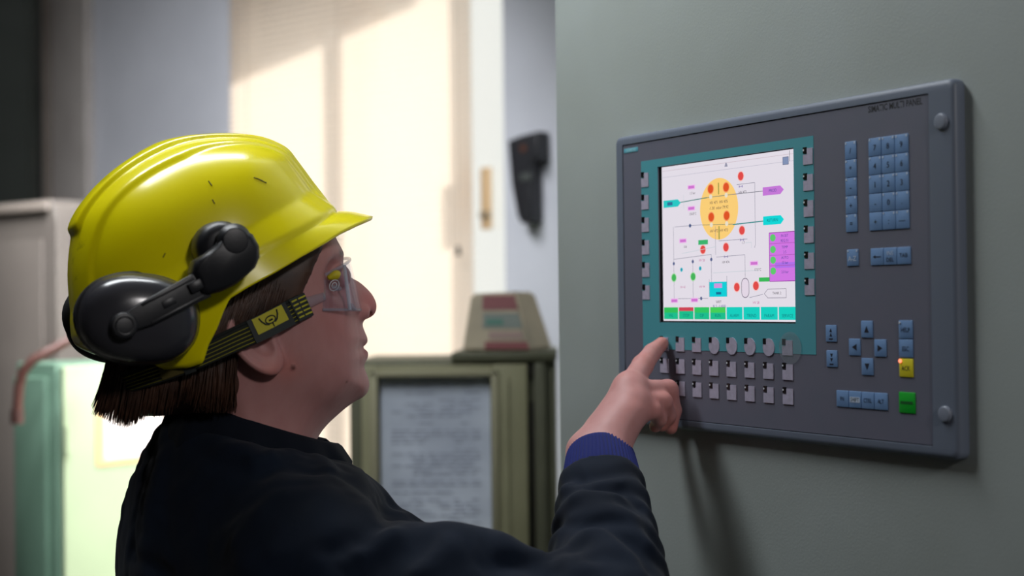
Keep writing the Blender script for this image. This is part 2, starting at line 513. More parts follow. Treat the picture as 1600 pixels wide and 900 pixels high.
def tri(o, cx, cz, s, d):
    pts = {'u': [(-s, -s), (s, -s), (0, s)], 'd': [(-s, s), (s, s), (0, -s)], 'l': [(s, -s), (s, s), (-s, 0)], 'r': [(-s, -s), (-s, s), (s, 0)]}[d]
    MB().prism([(cx + a, cz + b) for a, b in pts], -0.0003, 0).build('symbol', M_ink, o, local=True)
for x0, z0, d in ((0.3736, 0.0978, 'u'), (0.3583, 0.0820, 'l'), (0.3894, 0.0818, 'r'), (0.3736, 0.0654, 'd')):
    o = key('arrow_key', x0, z0, x0 + 0.0140, z0 + 0.0148, M_key); tri(o, x0 + 0.007, z0 + 0.0074, 0.0028, d)
for x0, z0, d in ((0.3291, 0.0935, 'u'), (0.3296, 0.0710, 'd')):
    o = key('page_key', x0, z0, x0 + 0.0136, z0 + 0.0150, M_key)
    for dz in (0.0105, 0.0065):
        tri(o, x0 + 0.0068, z0 + dz, 0.0016, d)
    MB().box((x0 + 0.0045, -0.0003, z0 + 0.0020), (x0 + 0.0092, 0, z0 + 0.0032)).build('symbol', M_ink, o, local=True)
for k, s in enumerate(('FN', 'SHIFT', 'CTRL', 'ALT')):
    x0 = 0.3418 + k * 0.0157
    o = key('key', x0, 0.0362, x0 + kw, 0.0508, M_key)
    if k == 1:
        MB().box((x0 + 0.0015, -0.0003, 0.0410), (x0 + kw - 0.0015, 0, 0.0458)).build('symbol_field', M_inkw, o, local=True)
    text_obj('symbol', s, 0.0052, M_ink, o, x0 + kw / 2, 0.0433, -0.0004, sx=0.8)
for s, z0, m_, nm in (('HELP', 0.0978, M_key, 'key'), ('ESC', 0.0818, M_key, 'key'), ('ACK', 0.0655, M_yel, 'key')):
    o = key(nm, 0.4184, z0, 0.4340, z0 + 0.0154, m_, 'yellow key marked ACK with a lit red lamp' if s == 'ACK' else None)
    glyph(o, s, 0.4262, z0 + 0.0072, 0.0056, sx=0.85)
    if s != 'ESC':
        MB().cyl((0.4200, 0.0, z0 + 0.0134), (0.4200, -0.0008, z0 + 0.0134), 0.0016 if s == 'ACK' else 0.0009, n=14).build('lamp', M_ledr if s == 'ACK' else M_ledw, o, local=True)
o = key('key', 0.4176, 0.0352, 0.4358, 0.0528, M_grn, 'green enter key')
MB().box((0.4196, -0.0003, 0.0428), (0.4338, 0, 0.0452)).build('symbol', mat('ink_green', srgb(0, 90, 30), 0.6), o, local=True)

def softkey(x0, z0, w_, h_, shape='r', cut=True):
    """label field with the notch and lamp at its upper left corner"""
    mb = MB()
    if shape == 'r':
        mb.prism([(x0, z0), (x0 + w_, z0), (x0 + w_, z0 + h_), (x0 + 0.0052, z0 + h_), (x0 + 0.0052, z0 + h_ * 0.62), (x0, z0 + h_ * 0.62)], -0.0001, 0.0007)
    else:
        cx, cz = x0 + w_ / 2 + 0.0010, z0 + h_ / 2
        r = {'c': 0.0082, 'o': 0.0092}.get(shape, 0.0082)
        pts = [(cx + r * math.cos(a), cz + r * 1.02 * math.sin(a)) for a in [2 * PI * k / 40 for k in range(40)]]
        if shape == 'h':
            pts = [(min(max(x, x0 - 0.0004), x0 + w_ + 0.0018), z) for x, z in pts]
        mb.prism(pts, -0.0001, 0.0007)
    o = mb.build('soft_key', M_soft, panel, local=True)
    l = MB().box((x0 + 0.0002, -0.0003, z0 + h_ * 0.70), (x0 + 0.0046, 0.0006, z0 + h_ + 0.0012)).build('lamp_window', M_led, o, local=True)
    if cut:
        MB().cyl((x0 + 0.0010, -0.0002, z0 + h_ * 0.90), (x0 + 0.0010, -0.0006, z0 + h_ * 0.90), 0.0009, n=10).build('lamp', M_ledw, o, local=True)
    return o
for k in range(8):
    x0 = 0.0787 + k * 0.02735
    softkey(x0, 0.0800, 0.0140, 0.0140, {3: 'h', 4: 'h', 5: 'c', 6: 'c'}.get(k, 'r'), False)
    softkey(x0, 0.0572, 0.0140, 0.0146); softkey(x0, 0.0346, 0.0140, 0.0146)
for k in range(6):
    softkey(0.3022, 0.2545 - k * 0.0238, 0.0125, 0.0148); softkey(0.0487, 0.2525 - k * 0.0238, 0.0125, 0.0148, 'r', False)
# clear round sticker over the last soft key, narrow ones over the others
for x, z, rx, rz in ((0.2815, 0.0870, 0.0155, 0.0150),):
    MB().prism([(x + rx * math.cos(2 * PI * k / 40), z + rz * math.sin(2 * PI * k / 40)) for k in range(40)], -0.0004, -0.00015).build('clear_sticker', M_sticker, panel, local=True)
text_obj('lettering', 'SIMATIC MULTI PANEL', 0.0078, mat('lettering_grey', srgb(26, 28, 34), 0.6), panel, 0.4165, 0.2950, 0.0008, sx=0.80, bold=0.00012)
lp = MB().box((0.0170, 0.0004, 0.2915), (0.0425, 0.0012, 0.2962), 0.0003).build('logo_plate', mat('logo_teal', srgb(90, 170, 190), 0.5), panel, local=True)
text_obj('logo', 'SIEMENS', 0.0048, mat('logo_white', srgb(150, 205, 215), 0.5), lp, 0.0298, 0.2938, 0.00035, bold=0.0001)
# ================================================================== room
WO = P(740, 473, 4.0); WO = np.array([WO[0], WO[1], 0.0])
WW = np.array([0.766, -0.643, 0.0])       # along the window wall, to the right
WN = np.array([0.643, 0.766, 0.0])        # out through the window wall
WM = frame(WO, WW, WN, (0, 0, 1))

def wq(px, py, off=0.0):
    r = ray(px, py); t = (np.dot(WO - CAM, WN) + off) / np.dot(r, WN)
    q = CAM + r * t - WO
    return float(q @ WW), float(q[2])

M_wall = mat('wall_pale_plaster', srgb(196, 198, 206), 0.8, noise=(3, srgb(184, 186, 194), 0.8), bump=(80, 0.1, 0.002))
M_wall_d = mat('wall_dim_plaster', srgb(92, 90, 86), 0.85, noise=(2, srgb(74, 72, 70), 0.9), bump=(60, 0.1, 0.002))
M_ceil = mat('ceiling_paint', srgb(190, 190, 186), 0.9, noise=(2, srgb(170, 170, 168), 0.6))
M_floor = mat('floor_concrete', srgb(74, 72, 68), 0.6, noise=(5, srgb(58, 57, 54), 0.9), bump=(40, 0.2, 0.003))
M_part = mat('wall_grey_green_paint', srgb(167, 175, 173), 0.5, noise=(7, srgb(159, 166, 162), 0.7), bump=(420, 0.18, 0.0008), spec=0.4)
M_wframe = mat('window_frame_paint', srgb(196, 186, 172), 0.5)
M_slat = None

def struct(o):
    o['kind'] = 'structure'
    return o

def wbox(mb, s0, n0, z0, s1, n1, z1, bev=0.0, mi=0):
    return mb.box((s0, n0, z0), (s1, n1, z1), bev, mi, mat=WM)

S0, S1 = -3.2, 5.4        # room along the window wall
N1 = -5.2                 # wall behind the camera
HC = 3.3
xs_l = wq(372, 473)[0]; xs_r = wq(790, 473)[0]
wz0 = 0.70; wz1 = 2.75
wz2 = 0.35
g0, g1_ = 0.75, 2.0       # unseen window behind the grey-green wall, added to sun the green cabinet
mb = MB()
T = 0.10
for a_, b_ in ((S0 - T, xs_l), (xs_r, g0), (g1_, S1 + T)):
    wbox(mb, a_, 0, 0, b_, T, HC)
for a_, b_, c_ in ((xs_l, xs_r, wz0), (g0, g1_, wz2)):
    wbox(mb, a_, 0, 0, b_, T, c_); wbox(mb, a_, 0, wz1, b_, T, HC)
struct(mb.build('wall_back', M_wall))
struct(wbox(MB(), S0 - T, N1, 0, S0, 0, HC).build('wall_left', M_wall_d))
struct(wbox(MB(), S1, N1, 0, S1 + T, 0, HC).build('wall_far_right', M_wall_d))
struct(wbox(MB(), S0 - T, N1 - T, 0, S1 + T, N1, HC).build('wall_front', M_wall_d))
struct(wbox(MB(), S0 - T, N1 - T, -0.1, S1 + T, T, 0).build('floor', M_floor))
struct(wbox(MB(), S0 - T, N1 - T, HC, S1 + T, T, HC + 0.1).build('ceiling', M_ceil))

# grey-green wall that carries the panel (its own frame: x along, y into the wall)
PW = frame(PT + PN * WALL_OFF - np.array([0, 0, PT[2]]), PA, PN, (0, 0, 1))
e0 = -0.1494 + 0.004
struct(MB().box((e0, 0, 0.0), (2.15, 0.42, HC - 0.001), 0.012, mat=PW, seg=4).build('wall_right', M_part))

# windows: frames and panes
M_glass = bpy.data.materials.new('window_glass'); M_glass.use_nodes = True
nt = M_glass.node_tree; nt.nodes.clear()
tr = nt.nodes.new('ShaderNodeBsdfTransparent'); gl = nt.nodes.new('ShaderNodeBsdfGlossy'); gl.inputs['Roughness'].default_value = 0.02
mx = nt.nodes.new('ShaderNodeMixShader'); mx.inputs[0].default_value = 0.06
o_ = nt.nodes.new('ShaderNodeOutputMaterial')
tr.inputs[0].default_value = (0.95, 0.97, 0.96, 1)
nt.links.new(tr.outputs[0], mx.inputs[1]); nt.links.new(gl.outputs[0], mx.inputs[2]); nt.links.new(mx.outputs[0], o_.inputs[0])

def window(name, a, b, mull, wz0=wz0):
    root = MB()
    fw = 0.055
    for x0, z0, x1, z1 in [(a, wz0, b, wz0 + fw), (a, wz1 - fw, b, wz1), (a, wz0 + fw, a + fw * 0.5, wz1 - fw), (b - fw * 0.5, wz0 + fw, b, wz1 - fw)] + [(m_ - 0.016, wz0 + fw, m_ + 0.016, wz1 - fw) for m_ in mull]:
        wbox(root, x0, 0.040, z0, x1, 0.080, z1, 0.004)
    o = struct(root.build(name, M_wframe))
    wbox(MB(), a + fw * 0.5, 0.058, wz0 + fw, b - fw * 0.5, 0.062, wz1 - fw).build('pane', M_glass, o)
    wbox(MB(), a - 0.02, -0.05, wz0 - 0.03, b + 0.02, 0.04, wz0 + 0.001, 0.005).build('window_sill', M_wframe, o)
    return o
m1 = wq(520, 400, -0.03)[0] + 0.112
window('window_1', xs_l, xs_r, [m1])
window('added_window', g0, g1_, [], wz2)

# venetian blind: translucent slats behind the panes
M_slat = bpy.data.materials.new('blind_slat'); M_slat.use_nodes = True
nt = M_slat.node_tree; nt.nodes.clear()
df = nt.nodes.new('ShaderNodeBsdfDiffuse'); tl = nt.nodes.new('ShaderNodeBsdfTranslucent')
df.inputs[0].default_value = srgb(226, 210, 196); tl.inputs[0].default_value = srgb(252, 240, 228)
mx = nt.nodes.new('ShaderNodeMixShader'); mx.inputs[0].default_value = 0.78
o_ = nt.nodes.new('ShaderNodeOutputMaterial')
nt.links.new(df.outputs[0], mx.inputs[1]); nt.links.new(tl.outputs[0], mx.inputs[2]); nt.links.new(mx.outputs[0], o_.inputs[0])
bl0 = wq(362, 400, -0.03)[0]; bl1 = wq(739, 400, -0.03)[0]
blind = thing('venetian_blind', 'cream venetian blind glowing with sunlight, lowered in the window behind the person', 'blind', Matrix(WM) @ Matrix.Translation((0, 0, wz1)))
pitch = 0.0192; sw = 0.0250; tilt = math.radians(60)
def slat_panel(x0, x1, name):
    mb = MB()
    nsl = int((wz1 - 0.05 - wz0 - 0.02) / pitch)
    for k in range(nsl):
        zc = wz1 - 0.06 - k * pitch
        V = []; Fc = []
        for i, xx in enumerate((x0, x1)):
            for j in range(5):
                t = (j / 4 - 0.5) * sw
                bow = 0.0018 * (1 - (j / 2 - 1) ** 2)
                y = -0.030 + t * math.cos(tilt) + bow * math.sin(tilt)
                z = zc + t * math.sin(tilt) - bow * math.cos(tilt)
                V.append((xx, y, z))
        for j in range(4):
            Fc.append((j, j + 1, 5 + j + 1, 5 + j))
        mb.add([Matrix(WM) @ Vector(v) for v in V], Fc, 0, True)
    return mb.build(name, M_slat, blind)
slat_panel(bl0, bl1, 'slats')
wbox(MB(), bl0 - 0.005, -0.055, wz1 - 0.05, bl1 + 0.005, -0.006, wz1 - 0.002, 0.003).build('head_rail', M_wframe, blind)
M_cord = mat('blind_cord', srgb(205, 190, 175), 0.8)
for k, xx in enumerate((bl0 + 0.10, (bl0 + bl1) / 2, bl1 - 0.06)):
    MB().cyl(Matrix(WM) @ Vector((xx, -0.046, wz0 + 0.03)), Matrix(WM) @ Vector((xx, -0.046, wz1 - 0.04)), 0.0014, n=8).build('ladder_cord', M_cord, blind)
# pull cord with its dark toggle
cx_, cz_ = wq(716, 392, -0.06)
tg = MB().cyl(Matrix(WM) @ Vector((cx_, -0.060, cz_ + 0.012)), Matrix(WM) @ Vector((cx_, -0.060, wz1 - 0.04)), 0.0012, n=8).build('pull_cord', M_cord, blind)
MB().cyl(Matrix(WM) @ Vector((cx_, -0.060, cz_ - 0.012)), Matrix(WM) @ Vector((cx_, -0.060, cz_ + 0.014)), 0.008, 0.004, n=12).build('toggle', mat('toggle_dark', srgb(60, 50, 44), 0.5), tg)

# window handle on the bare pane strip
hx0, hz1 = wq(748, 262, 0.03); hx1, hz0 = wq(766, 358, 0.03)
hd = MB()
wbox(hd, hx0, 0.034, hz0, hx1, 0.042, hz1, 0.004)
hd = hd.build('window_latch', mat('latch_beige', srgb(186, 160, 124), 0.5))
tag(hd, 'narrow tan latch plate on the bright bare strip of window right of the blind', 'latch')
wbox(MB(), hx0 + 0.006, 0.020, hz0 + 0.03, hx1 - 0.006, 0.035, hz0 + 0.05, 0.004).build('lever', mat('latch_metal', srgb(150, 140, 120), 0.4, 0.6), hd)

# slanted board out of view, added to shade the upper left of the blind
SUN_W = np.array([-1.25, -1.0, -0.80]); SUN_W /= np.linalg.norm(SUN_W)   # travel direction in the wall frame
def out_of(px, py, t):
    s, z = wq(px, py, -0.03)
    return np.array([s, -0.03, z]) - SUN_W * t
shade_caster = MB()
a1 = out_of(365, 118, 0.42); a2 = out_of(655, -8, 0.42)
dirv = a2 - a1
b1_ = a1 - dirv * 1.5; b2_ = a2 + dirv * 0.03
V = []
for p in (b1_, b2_):
    for dz in (0, 1.6):
        for dn in (0.0, 0.05):
            V.append(Matrix(WM) @ Vector((p[0], p[1] + dn, p[2] + dz)))
shade_caster.add(V, [(0, 1, 3, 2), (4, 6, 7, 5), (0, 4, 5, 1), (2, 3, 7, 6), (0, 2, 6, 4), (1, 5, 7, 3)])
eo = struct(shade_caster.build('shade_board', mat('shade_board_paint', srgb(120, 100, 84), 0.8)))

# pillar and recess to the left of the window
M_pillar = mat('pillar_brown_grey', srgb(96, 88, 82), 0.7, noise=(4, srgb(78, 70, 64), 0.8))
M_pillar2 = mat('pillar_light_grey', srgb(160, 154, 150), 0.7, noise=(4, srgb(142, 136, 132), 0.8))
M_dark = mat('dark_cupboard_paint', srgb(24, 26, 24), 0.8, spec=0.05, noise=(4, srgb(18, 20, 18), 0.8))
a_ = wq(92, 300, 0)[0]; b_ = wq(150, 300, 0)[0]
struct(wbox(MB(), a_ - 0.0, -0.04, 0, b_, -0.0, HC, 0.01).build('trim_2', M_pillar2))
c_ = wq(30, 300, 0)[0]; d_ = wq(97, 300, 0)[0]
struct(wbox(MB(), c_, -0.12, 0, d_, 0, HC, 0.012).build('trim_3', M_pillar))

# ---- dark tall cupboard at the left edge
def tagged_box_frame(o, yaw=0.0):
    return frame(o, (math.cos(yaw), math.sin(yaw), 0), (-math.sin(yaw), math.cos(yaw), 0), (0, 0, 1))
q = P(52, 240, 4.25)
cup = thing('tall_cupboard', 'tall dark cupboard cut by the left edge, behind the beige housing', 'cupboard', tagged_box_frame((q[0], q[1], 0), math.radians(4)))
MB().box((-0.75, 0.0, 0.0), (0.0, 0.12, 2.75), 0.006).build('body', M_dark, cup, local=True)
MB().box((-0.73, -0.018, 0.06), (-0.012, 0.0, 2.72), 0.004).build('door', M_dark, cup, local=True)

# ---- beige machine housing below it
M_beige = mat('housing_beige', srgb(122, 114, 107), 0.55, noise=(5, srgb(110, 102, 96), 0.7))
q = P(88, 310, 3.75)
hs = thing('machine_housing', 'beige machine housing with rounded top corner at the left edge above the red hose', 'machine', frame((q[0], q[1], 0), WW, WN, (0, 0, 1)))
ht = q[2]
MB().prism([(-0.42, 0.0), (0.0, 0.0), (0.0, ht - 0.06), (-0.012, ht - 0.02), (-0.045, ht), (-0.42, ht)], 0.0, 0.12, bev=0.006).build('body', M_beige, hs, local=True)
MB().box((-0.42, -0.012, ht - 0.030), (-0.030, 0.0, ht - 0.006), 0.004).build('top_edge_band', mat('band_cream', srgb(160, 148, 138), 0.5), hs, local=True)
MB().box((-0.40, -0.006, 0.3), (-0.06, 0.0, ht - 0.10), 0.004).build('cover_panel', M_beige, hs, local=True)

# ---- pale green cabinet, its right-hand face full in the sun
M_cg_sun = mat('cabinet_green_sunlit', srgb(166, 182, 150), 0.5, noise=(5, srgb(154, 172, 140), 0.6))
M_cg_shade = mat('cabinet_green_shaded', srgb(104, 134, 116), 0.5, noise=(5, srgb(92, 122, 104), 0.7))  # same paint on both faces; sun and shade put into two greens
q = P(86, 568, 3.10)
q0 = np.array([q[0], q[1], 0.0]) - WO
cs, cn = float(q0 @ WW), float(q0 @ WN); ct = q[2]
gc = thing('green_cabinet', 'pale green metal cabinet behind the shoulder, sunlit face with papers taped on', 'cabinet', frame(WO + WW * cs + WN * cn, WW, WN, (0, 0, 1)))
D = 0.52
MB().box((-0.15, 0, 0.0), (0, D, ct), 0.006).build('body', M_cg_shade, gc, local=True)
MB().box((-0.138, -0.014, 0.06), (-0.02, 0, ct - 0.03), 0.004).build('door', M_cg_shade, gc, local=True)
sd = MB().box((0.0, 0.012, 0.05), (0.014, D - 0.02, ct - 0.006), 0.004).build('side_door', M_cg_sun, gc, local=True)
for zz in (ct - 0.16, ct - 0.62):
    MB().cyl((0.014, 0.016, zz - 0.03), (0.014, 0.016, zz + 0.03), 0.008, n=14).build('hinge', M_cg_sun, sd, local=True)
# a paper with an orange border taped to the sunny face
def on_side(px, py):
    r = ray(px, py); X = np.array([*(WO + WW * (cs + 0.016))[:2], 0])
    t = np.dot(X - CAM, WW) / np.dot(r, WW)
    p = CAM + r * t - (WO + WW * cs + WN * cn)
    return float(p @ WN), float(p[2])
y0_, z1_ = on_side(150, 628); y1_, z0_ = on_side(272, 716)
y1_ = min(y1_, D - 0.04)
nb_ = MB().box((0.0145, y0_, z0_), (0.0165, y1_ - 0.005, z1_), mat=gc.matrix_world).build('notice_sheet', mat('notice_orange', srgb(232, 190, 140), 0.7))
tag(nb_, 'white notice with an orange border taped on the pale green cabinet', 'notice')
MB().box((0.0165, y0_ + 0.02, z0_ + 0.012), (0.0172, y1_ - 0.02, z1_ - 0.012), mat=gc.matrix_world).build('printed_field', mat('notice_white', srgb(238, 226, 222), 0.7), nb_)

# ---- red-brown hose looping over the green cabinet
hose = MB().tube([P(*a) for a in ((128, 520, 3.05), (104, 534, 3.02), (78, 548, 3.00), (52, 562, 2.98), (36, 580, 2.98), (30, 604, 2.98), (28, 630, 2.98), (27, 652, 2.98))], 0.010, n=14)
hose = hose.build('bent_hose', mat('hose_red_brown', srgb(86, 54, 48), 0.5))
tag(hose, 'red-brown bent hose hooked over the edge of the pale green cabinet', 'hose')
MB().tube([P(27, 640, 2.98), P(27, 662, 2.98)], 0.013, n=14).build('nozzle', mat('hose_nozzle', srgb(74, 48, 44), 0.5), hose)

# ---- olive cabinet on the right with a big sheet behind its window
M_ol = mat('cabinet_olive', srgb(134, 132, 103), 0.55, noise=(8, srgb(116, 114, 86), 0.8))
M_ol2 = mat('cabinet_olive_dark', srgb(82, 83, 64), 0.55, noise=(8, srgb(68, 69, 52), 0.8))
q = P(545, 562, 2.62); k_ = 2.62 / F
oc = thing('olive_cabinet', 'olive green control cabinet under the window with a big printed sheet on its door', 'cabinet', tagged_box_frame((q[0], q[1], 0), math.radians(-2)))
def ox(px): return (px - 545) * k_
def oz(py): return 1.5 - (py - 450 - 22) * k_
MB().box((0, 0.0, 0.0), (ox(868), 0.34, oz(562)), 0.006).build('body', M_ol2, oc, local=True)
top = MB().box((ox(706), -0.012, oz(562) - 0.002), (ox(870), 0.30, oz(549)), 0.003).build('raised_top', M_ol2, oc, local=True)
dr = MB()
dx0, dx1, dz1, dz0 = ox(566), ox(824), oz(568), 0.10
wx0, wx1, wzt, wzb = ox(592), ox(768), oz(586), oz(832)
for a in ((dx0, dz0, wx0, dz1), (wx1, dz0, dx1, dz1), (wx0, wzt, wx1, dz1), (wx0, dz0, wx1, wzb)):
    dr.box((a[0], -0.020, a[1]), (a[2], 0.0, a[3]), 0.003)
dr = dr.build('door', M_ol, oc, local=True)
ins = MB()
for a in ((wx0 - 0.012, wzb - 0.012, wx0, wzt + 0.012), (wx1, wzb - 0.012, wx1 + 0.012, wzt + 0.012), (wx0 - 0.012, wzt, wx1 + 0.012, wzt + 0.012), (wx0 - 0.012, wzb - 0.012, wx1 + 0.012, wzb)):
    ins.box((a[0], -0.026, a[1]), (a[2], -0.020, a[3]), 0.002)
ins.build('window_frame', mat('cabinet_cream_trim', srgb(150, 146, 120), 0.5), dr, local=True)
MB().box((ox(786), -0.024, dz0 + 0.05), (ox(796), -0.020, dz1 - 0.02), 0.002).build('door_rib', M_ol, dr, local=True)
for a, b in ((552, 592), (626, 860)):
    MB().box((ox(826), -0.004, oz(b)), (ox(833), 0.002, oz(a)), 0.001).build('dark_slot', mat('slot_dark', srgb(34, 32, 26), 0.8), oc, local=True)
MB().box((ox(835), -0.016, 0.05), (ox(852), 0.0, oz(566)), 0.003).build('side_post', M_ol2, oc, local=True)
# the printed sheet: pale paper with faint lines of print
M_sheet = mat('sheet_paper', srgb(212, 220, 234), 0.8, noise=(9, srgb(182, 190, 206), 0.9))
M_print = mat('sheet_print', srgb(164, 170, 186), 0.8)
ocm = oc.matrix_world.copy()
bpy.context.view_layer.update(); ocm = oc.matrix_world.copy()
sh = MB().box((wx0 + 0.002, -0.006, wzb + 0.002), (wx1 - 0.002, -0.002, wzt - 0.002), mat=ocm).build('printed_sheet', M_sheet)
tag(sh, 'large bluish printed sheet filling the door window of the olive cabinet', 'notice')
pr = MB(); rr = random.Random(3)
z = wzt - 0.015
while z > wzb + 0.02:
    x = wx0 + 0.022
    while x < wx1 - 0.03:
        w_ = rr.uniform(0.008, 0.035)
        if rr.random() < 0.72:
            pr.box((x, -0.0066, z - 0.0016), (min(x + w_, wx1 - 0.02), -0.006, z + 0.0010), mat=ocm)
        x += w_ + 0.006
    z -= rr.choice((0.007, 0.007, 0.007, 0.013))
pr.build('print_lines', M_print, sh)
# red and grey printed carton standing on it
cb = thing('carton', 'crumpled tapered carton with faded red and green print on the olive cabinet', 'carton', Matrix(ocm) @ Matrix.Translation((ox(722), 0.05, oz(549))) @ Matrix.Rotation(math.radians(-14), 4, 'Z'))
cw, chh, cd = 0.125, 0.104, 0.16
M_cart = mat('carton_card', srgb(172, 160, 138), 0.8, noise=(14, srgb(150, 142, 124), 0.9))
V = [(-0.004, 0, 0), (cw, 0, 0), (cw, cd, 0), (-0.004, cd, 0), (0.012, 0.008, chh), (cw - 0.030, 0.008, chh + 0.003), (cw - 0.030, cd - 0.02, chh + 0.003), (0.012, cd - 0.02, chh)]
bm = bmesh.new(); vv = [bm.verts.new(v) for v in V]
for f_ in ((0, 1, 5, 4), (1, 2, 6, 5), (2, 3, 7, 6), (3, 0, 4, 7), (4, 5, 6, 7), (3, 2, 1, 0)):
    bm.faces.new([vv[i] for i in f_])
bmesh.ops.bevel(bm, geom=bm.edges[:], offset=0.005, segments=3, affect='EDGES')
MB().bm(bm, 0, True).build('body', M_cart, cb, local=True)
def lerp(a, b, t): return a + (b - a) * t
for z0_, z1_, x0_, x1_, col in ((0.72, 0.97, 0.28, 0.98, srgb(132, 84, 86)), (0.40, 0.66, 0.30, 0.97, srgb(122, 130, 124)), (0.46, 0.56, 0.36, 0.66, srgb(84, 124, 112)), (0.04, 0.17, 0.34, 0.99, srgb(126, 74, 76)), (0.22, 0.34, 0.40, 0.94, srgb(150, 128, 122))):
    pts = []
    for tx, tz in ((x0_, z0_), (x1_, z0_), (x1_, z1_), (x0_, z1_)):
        xa = lerp(-0.004, 0.012, tz); xb = lerp(cw, cw - 0.030, tz)
        pts.append((lerp(xa, xb, tx), lerp(0, 0.008, tz) - 0.0008 - (0.0006 if col[1] > 0.2 and z0_ == 0.46 else 0), tz * chh))
    MB().add(pts, [(0, 1, 2, 3)]).build('printed_band', mat('carton_print', col, 0.8), cb, local=True)

# ---- black wall device with a hooked top
dp = [(802, 221), (822, 213), (849, 206), (850, 250), (838, 254), (838, 300), (839, 344), (833, 350), (823, 349), (817, 338), (808, 290)]
dpl = [wq(x, y, -0.03) for x, y in dp]
bh = MB().prism(dpl, -0.055, -0.004, mat=WM, bev=0.006).build('wall_phone', mat('device_black', srgb(38, 38, 42), 0.45))
tag(bh, 'black hook-topped handset device on the pale wall beside the grey-green wall edge', 'phone')
c1, c2 = wq(815, 272, -0.05), wq(832, 282, -0.05)
wbox(MB(), c1[0], -0.058, c2[1], c2[0], -0.054, c1[1], 0.002).build('label_field', mat('device_grey', srgb(70, 74, 72), 0.5), bh)
c1 = wq(820, 232, -0.05)
MB().cyl(Matrix(WM) @ Vector((c1[0], -0.058, c1[1])), Matrix(WM) @ Vector((c1[0], -0.053, c1[1])), 0.010, n=16).build('lens', mat('device_brown', srgb(88, 56, 44), 0.4), bh)
# ================================================================== continuous surfaces
f32 = np.float32

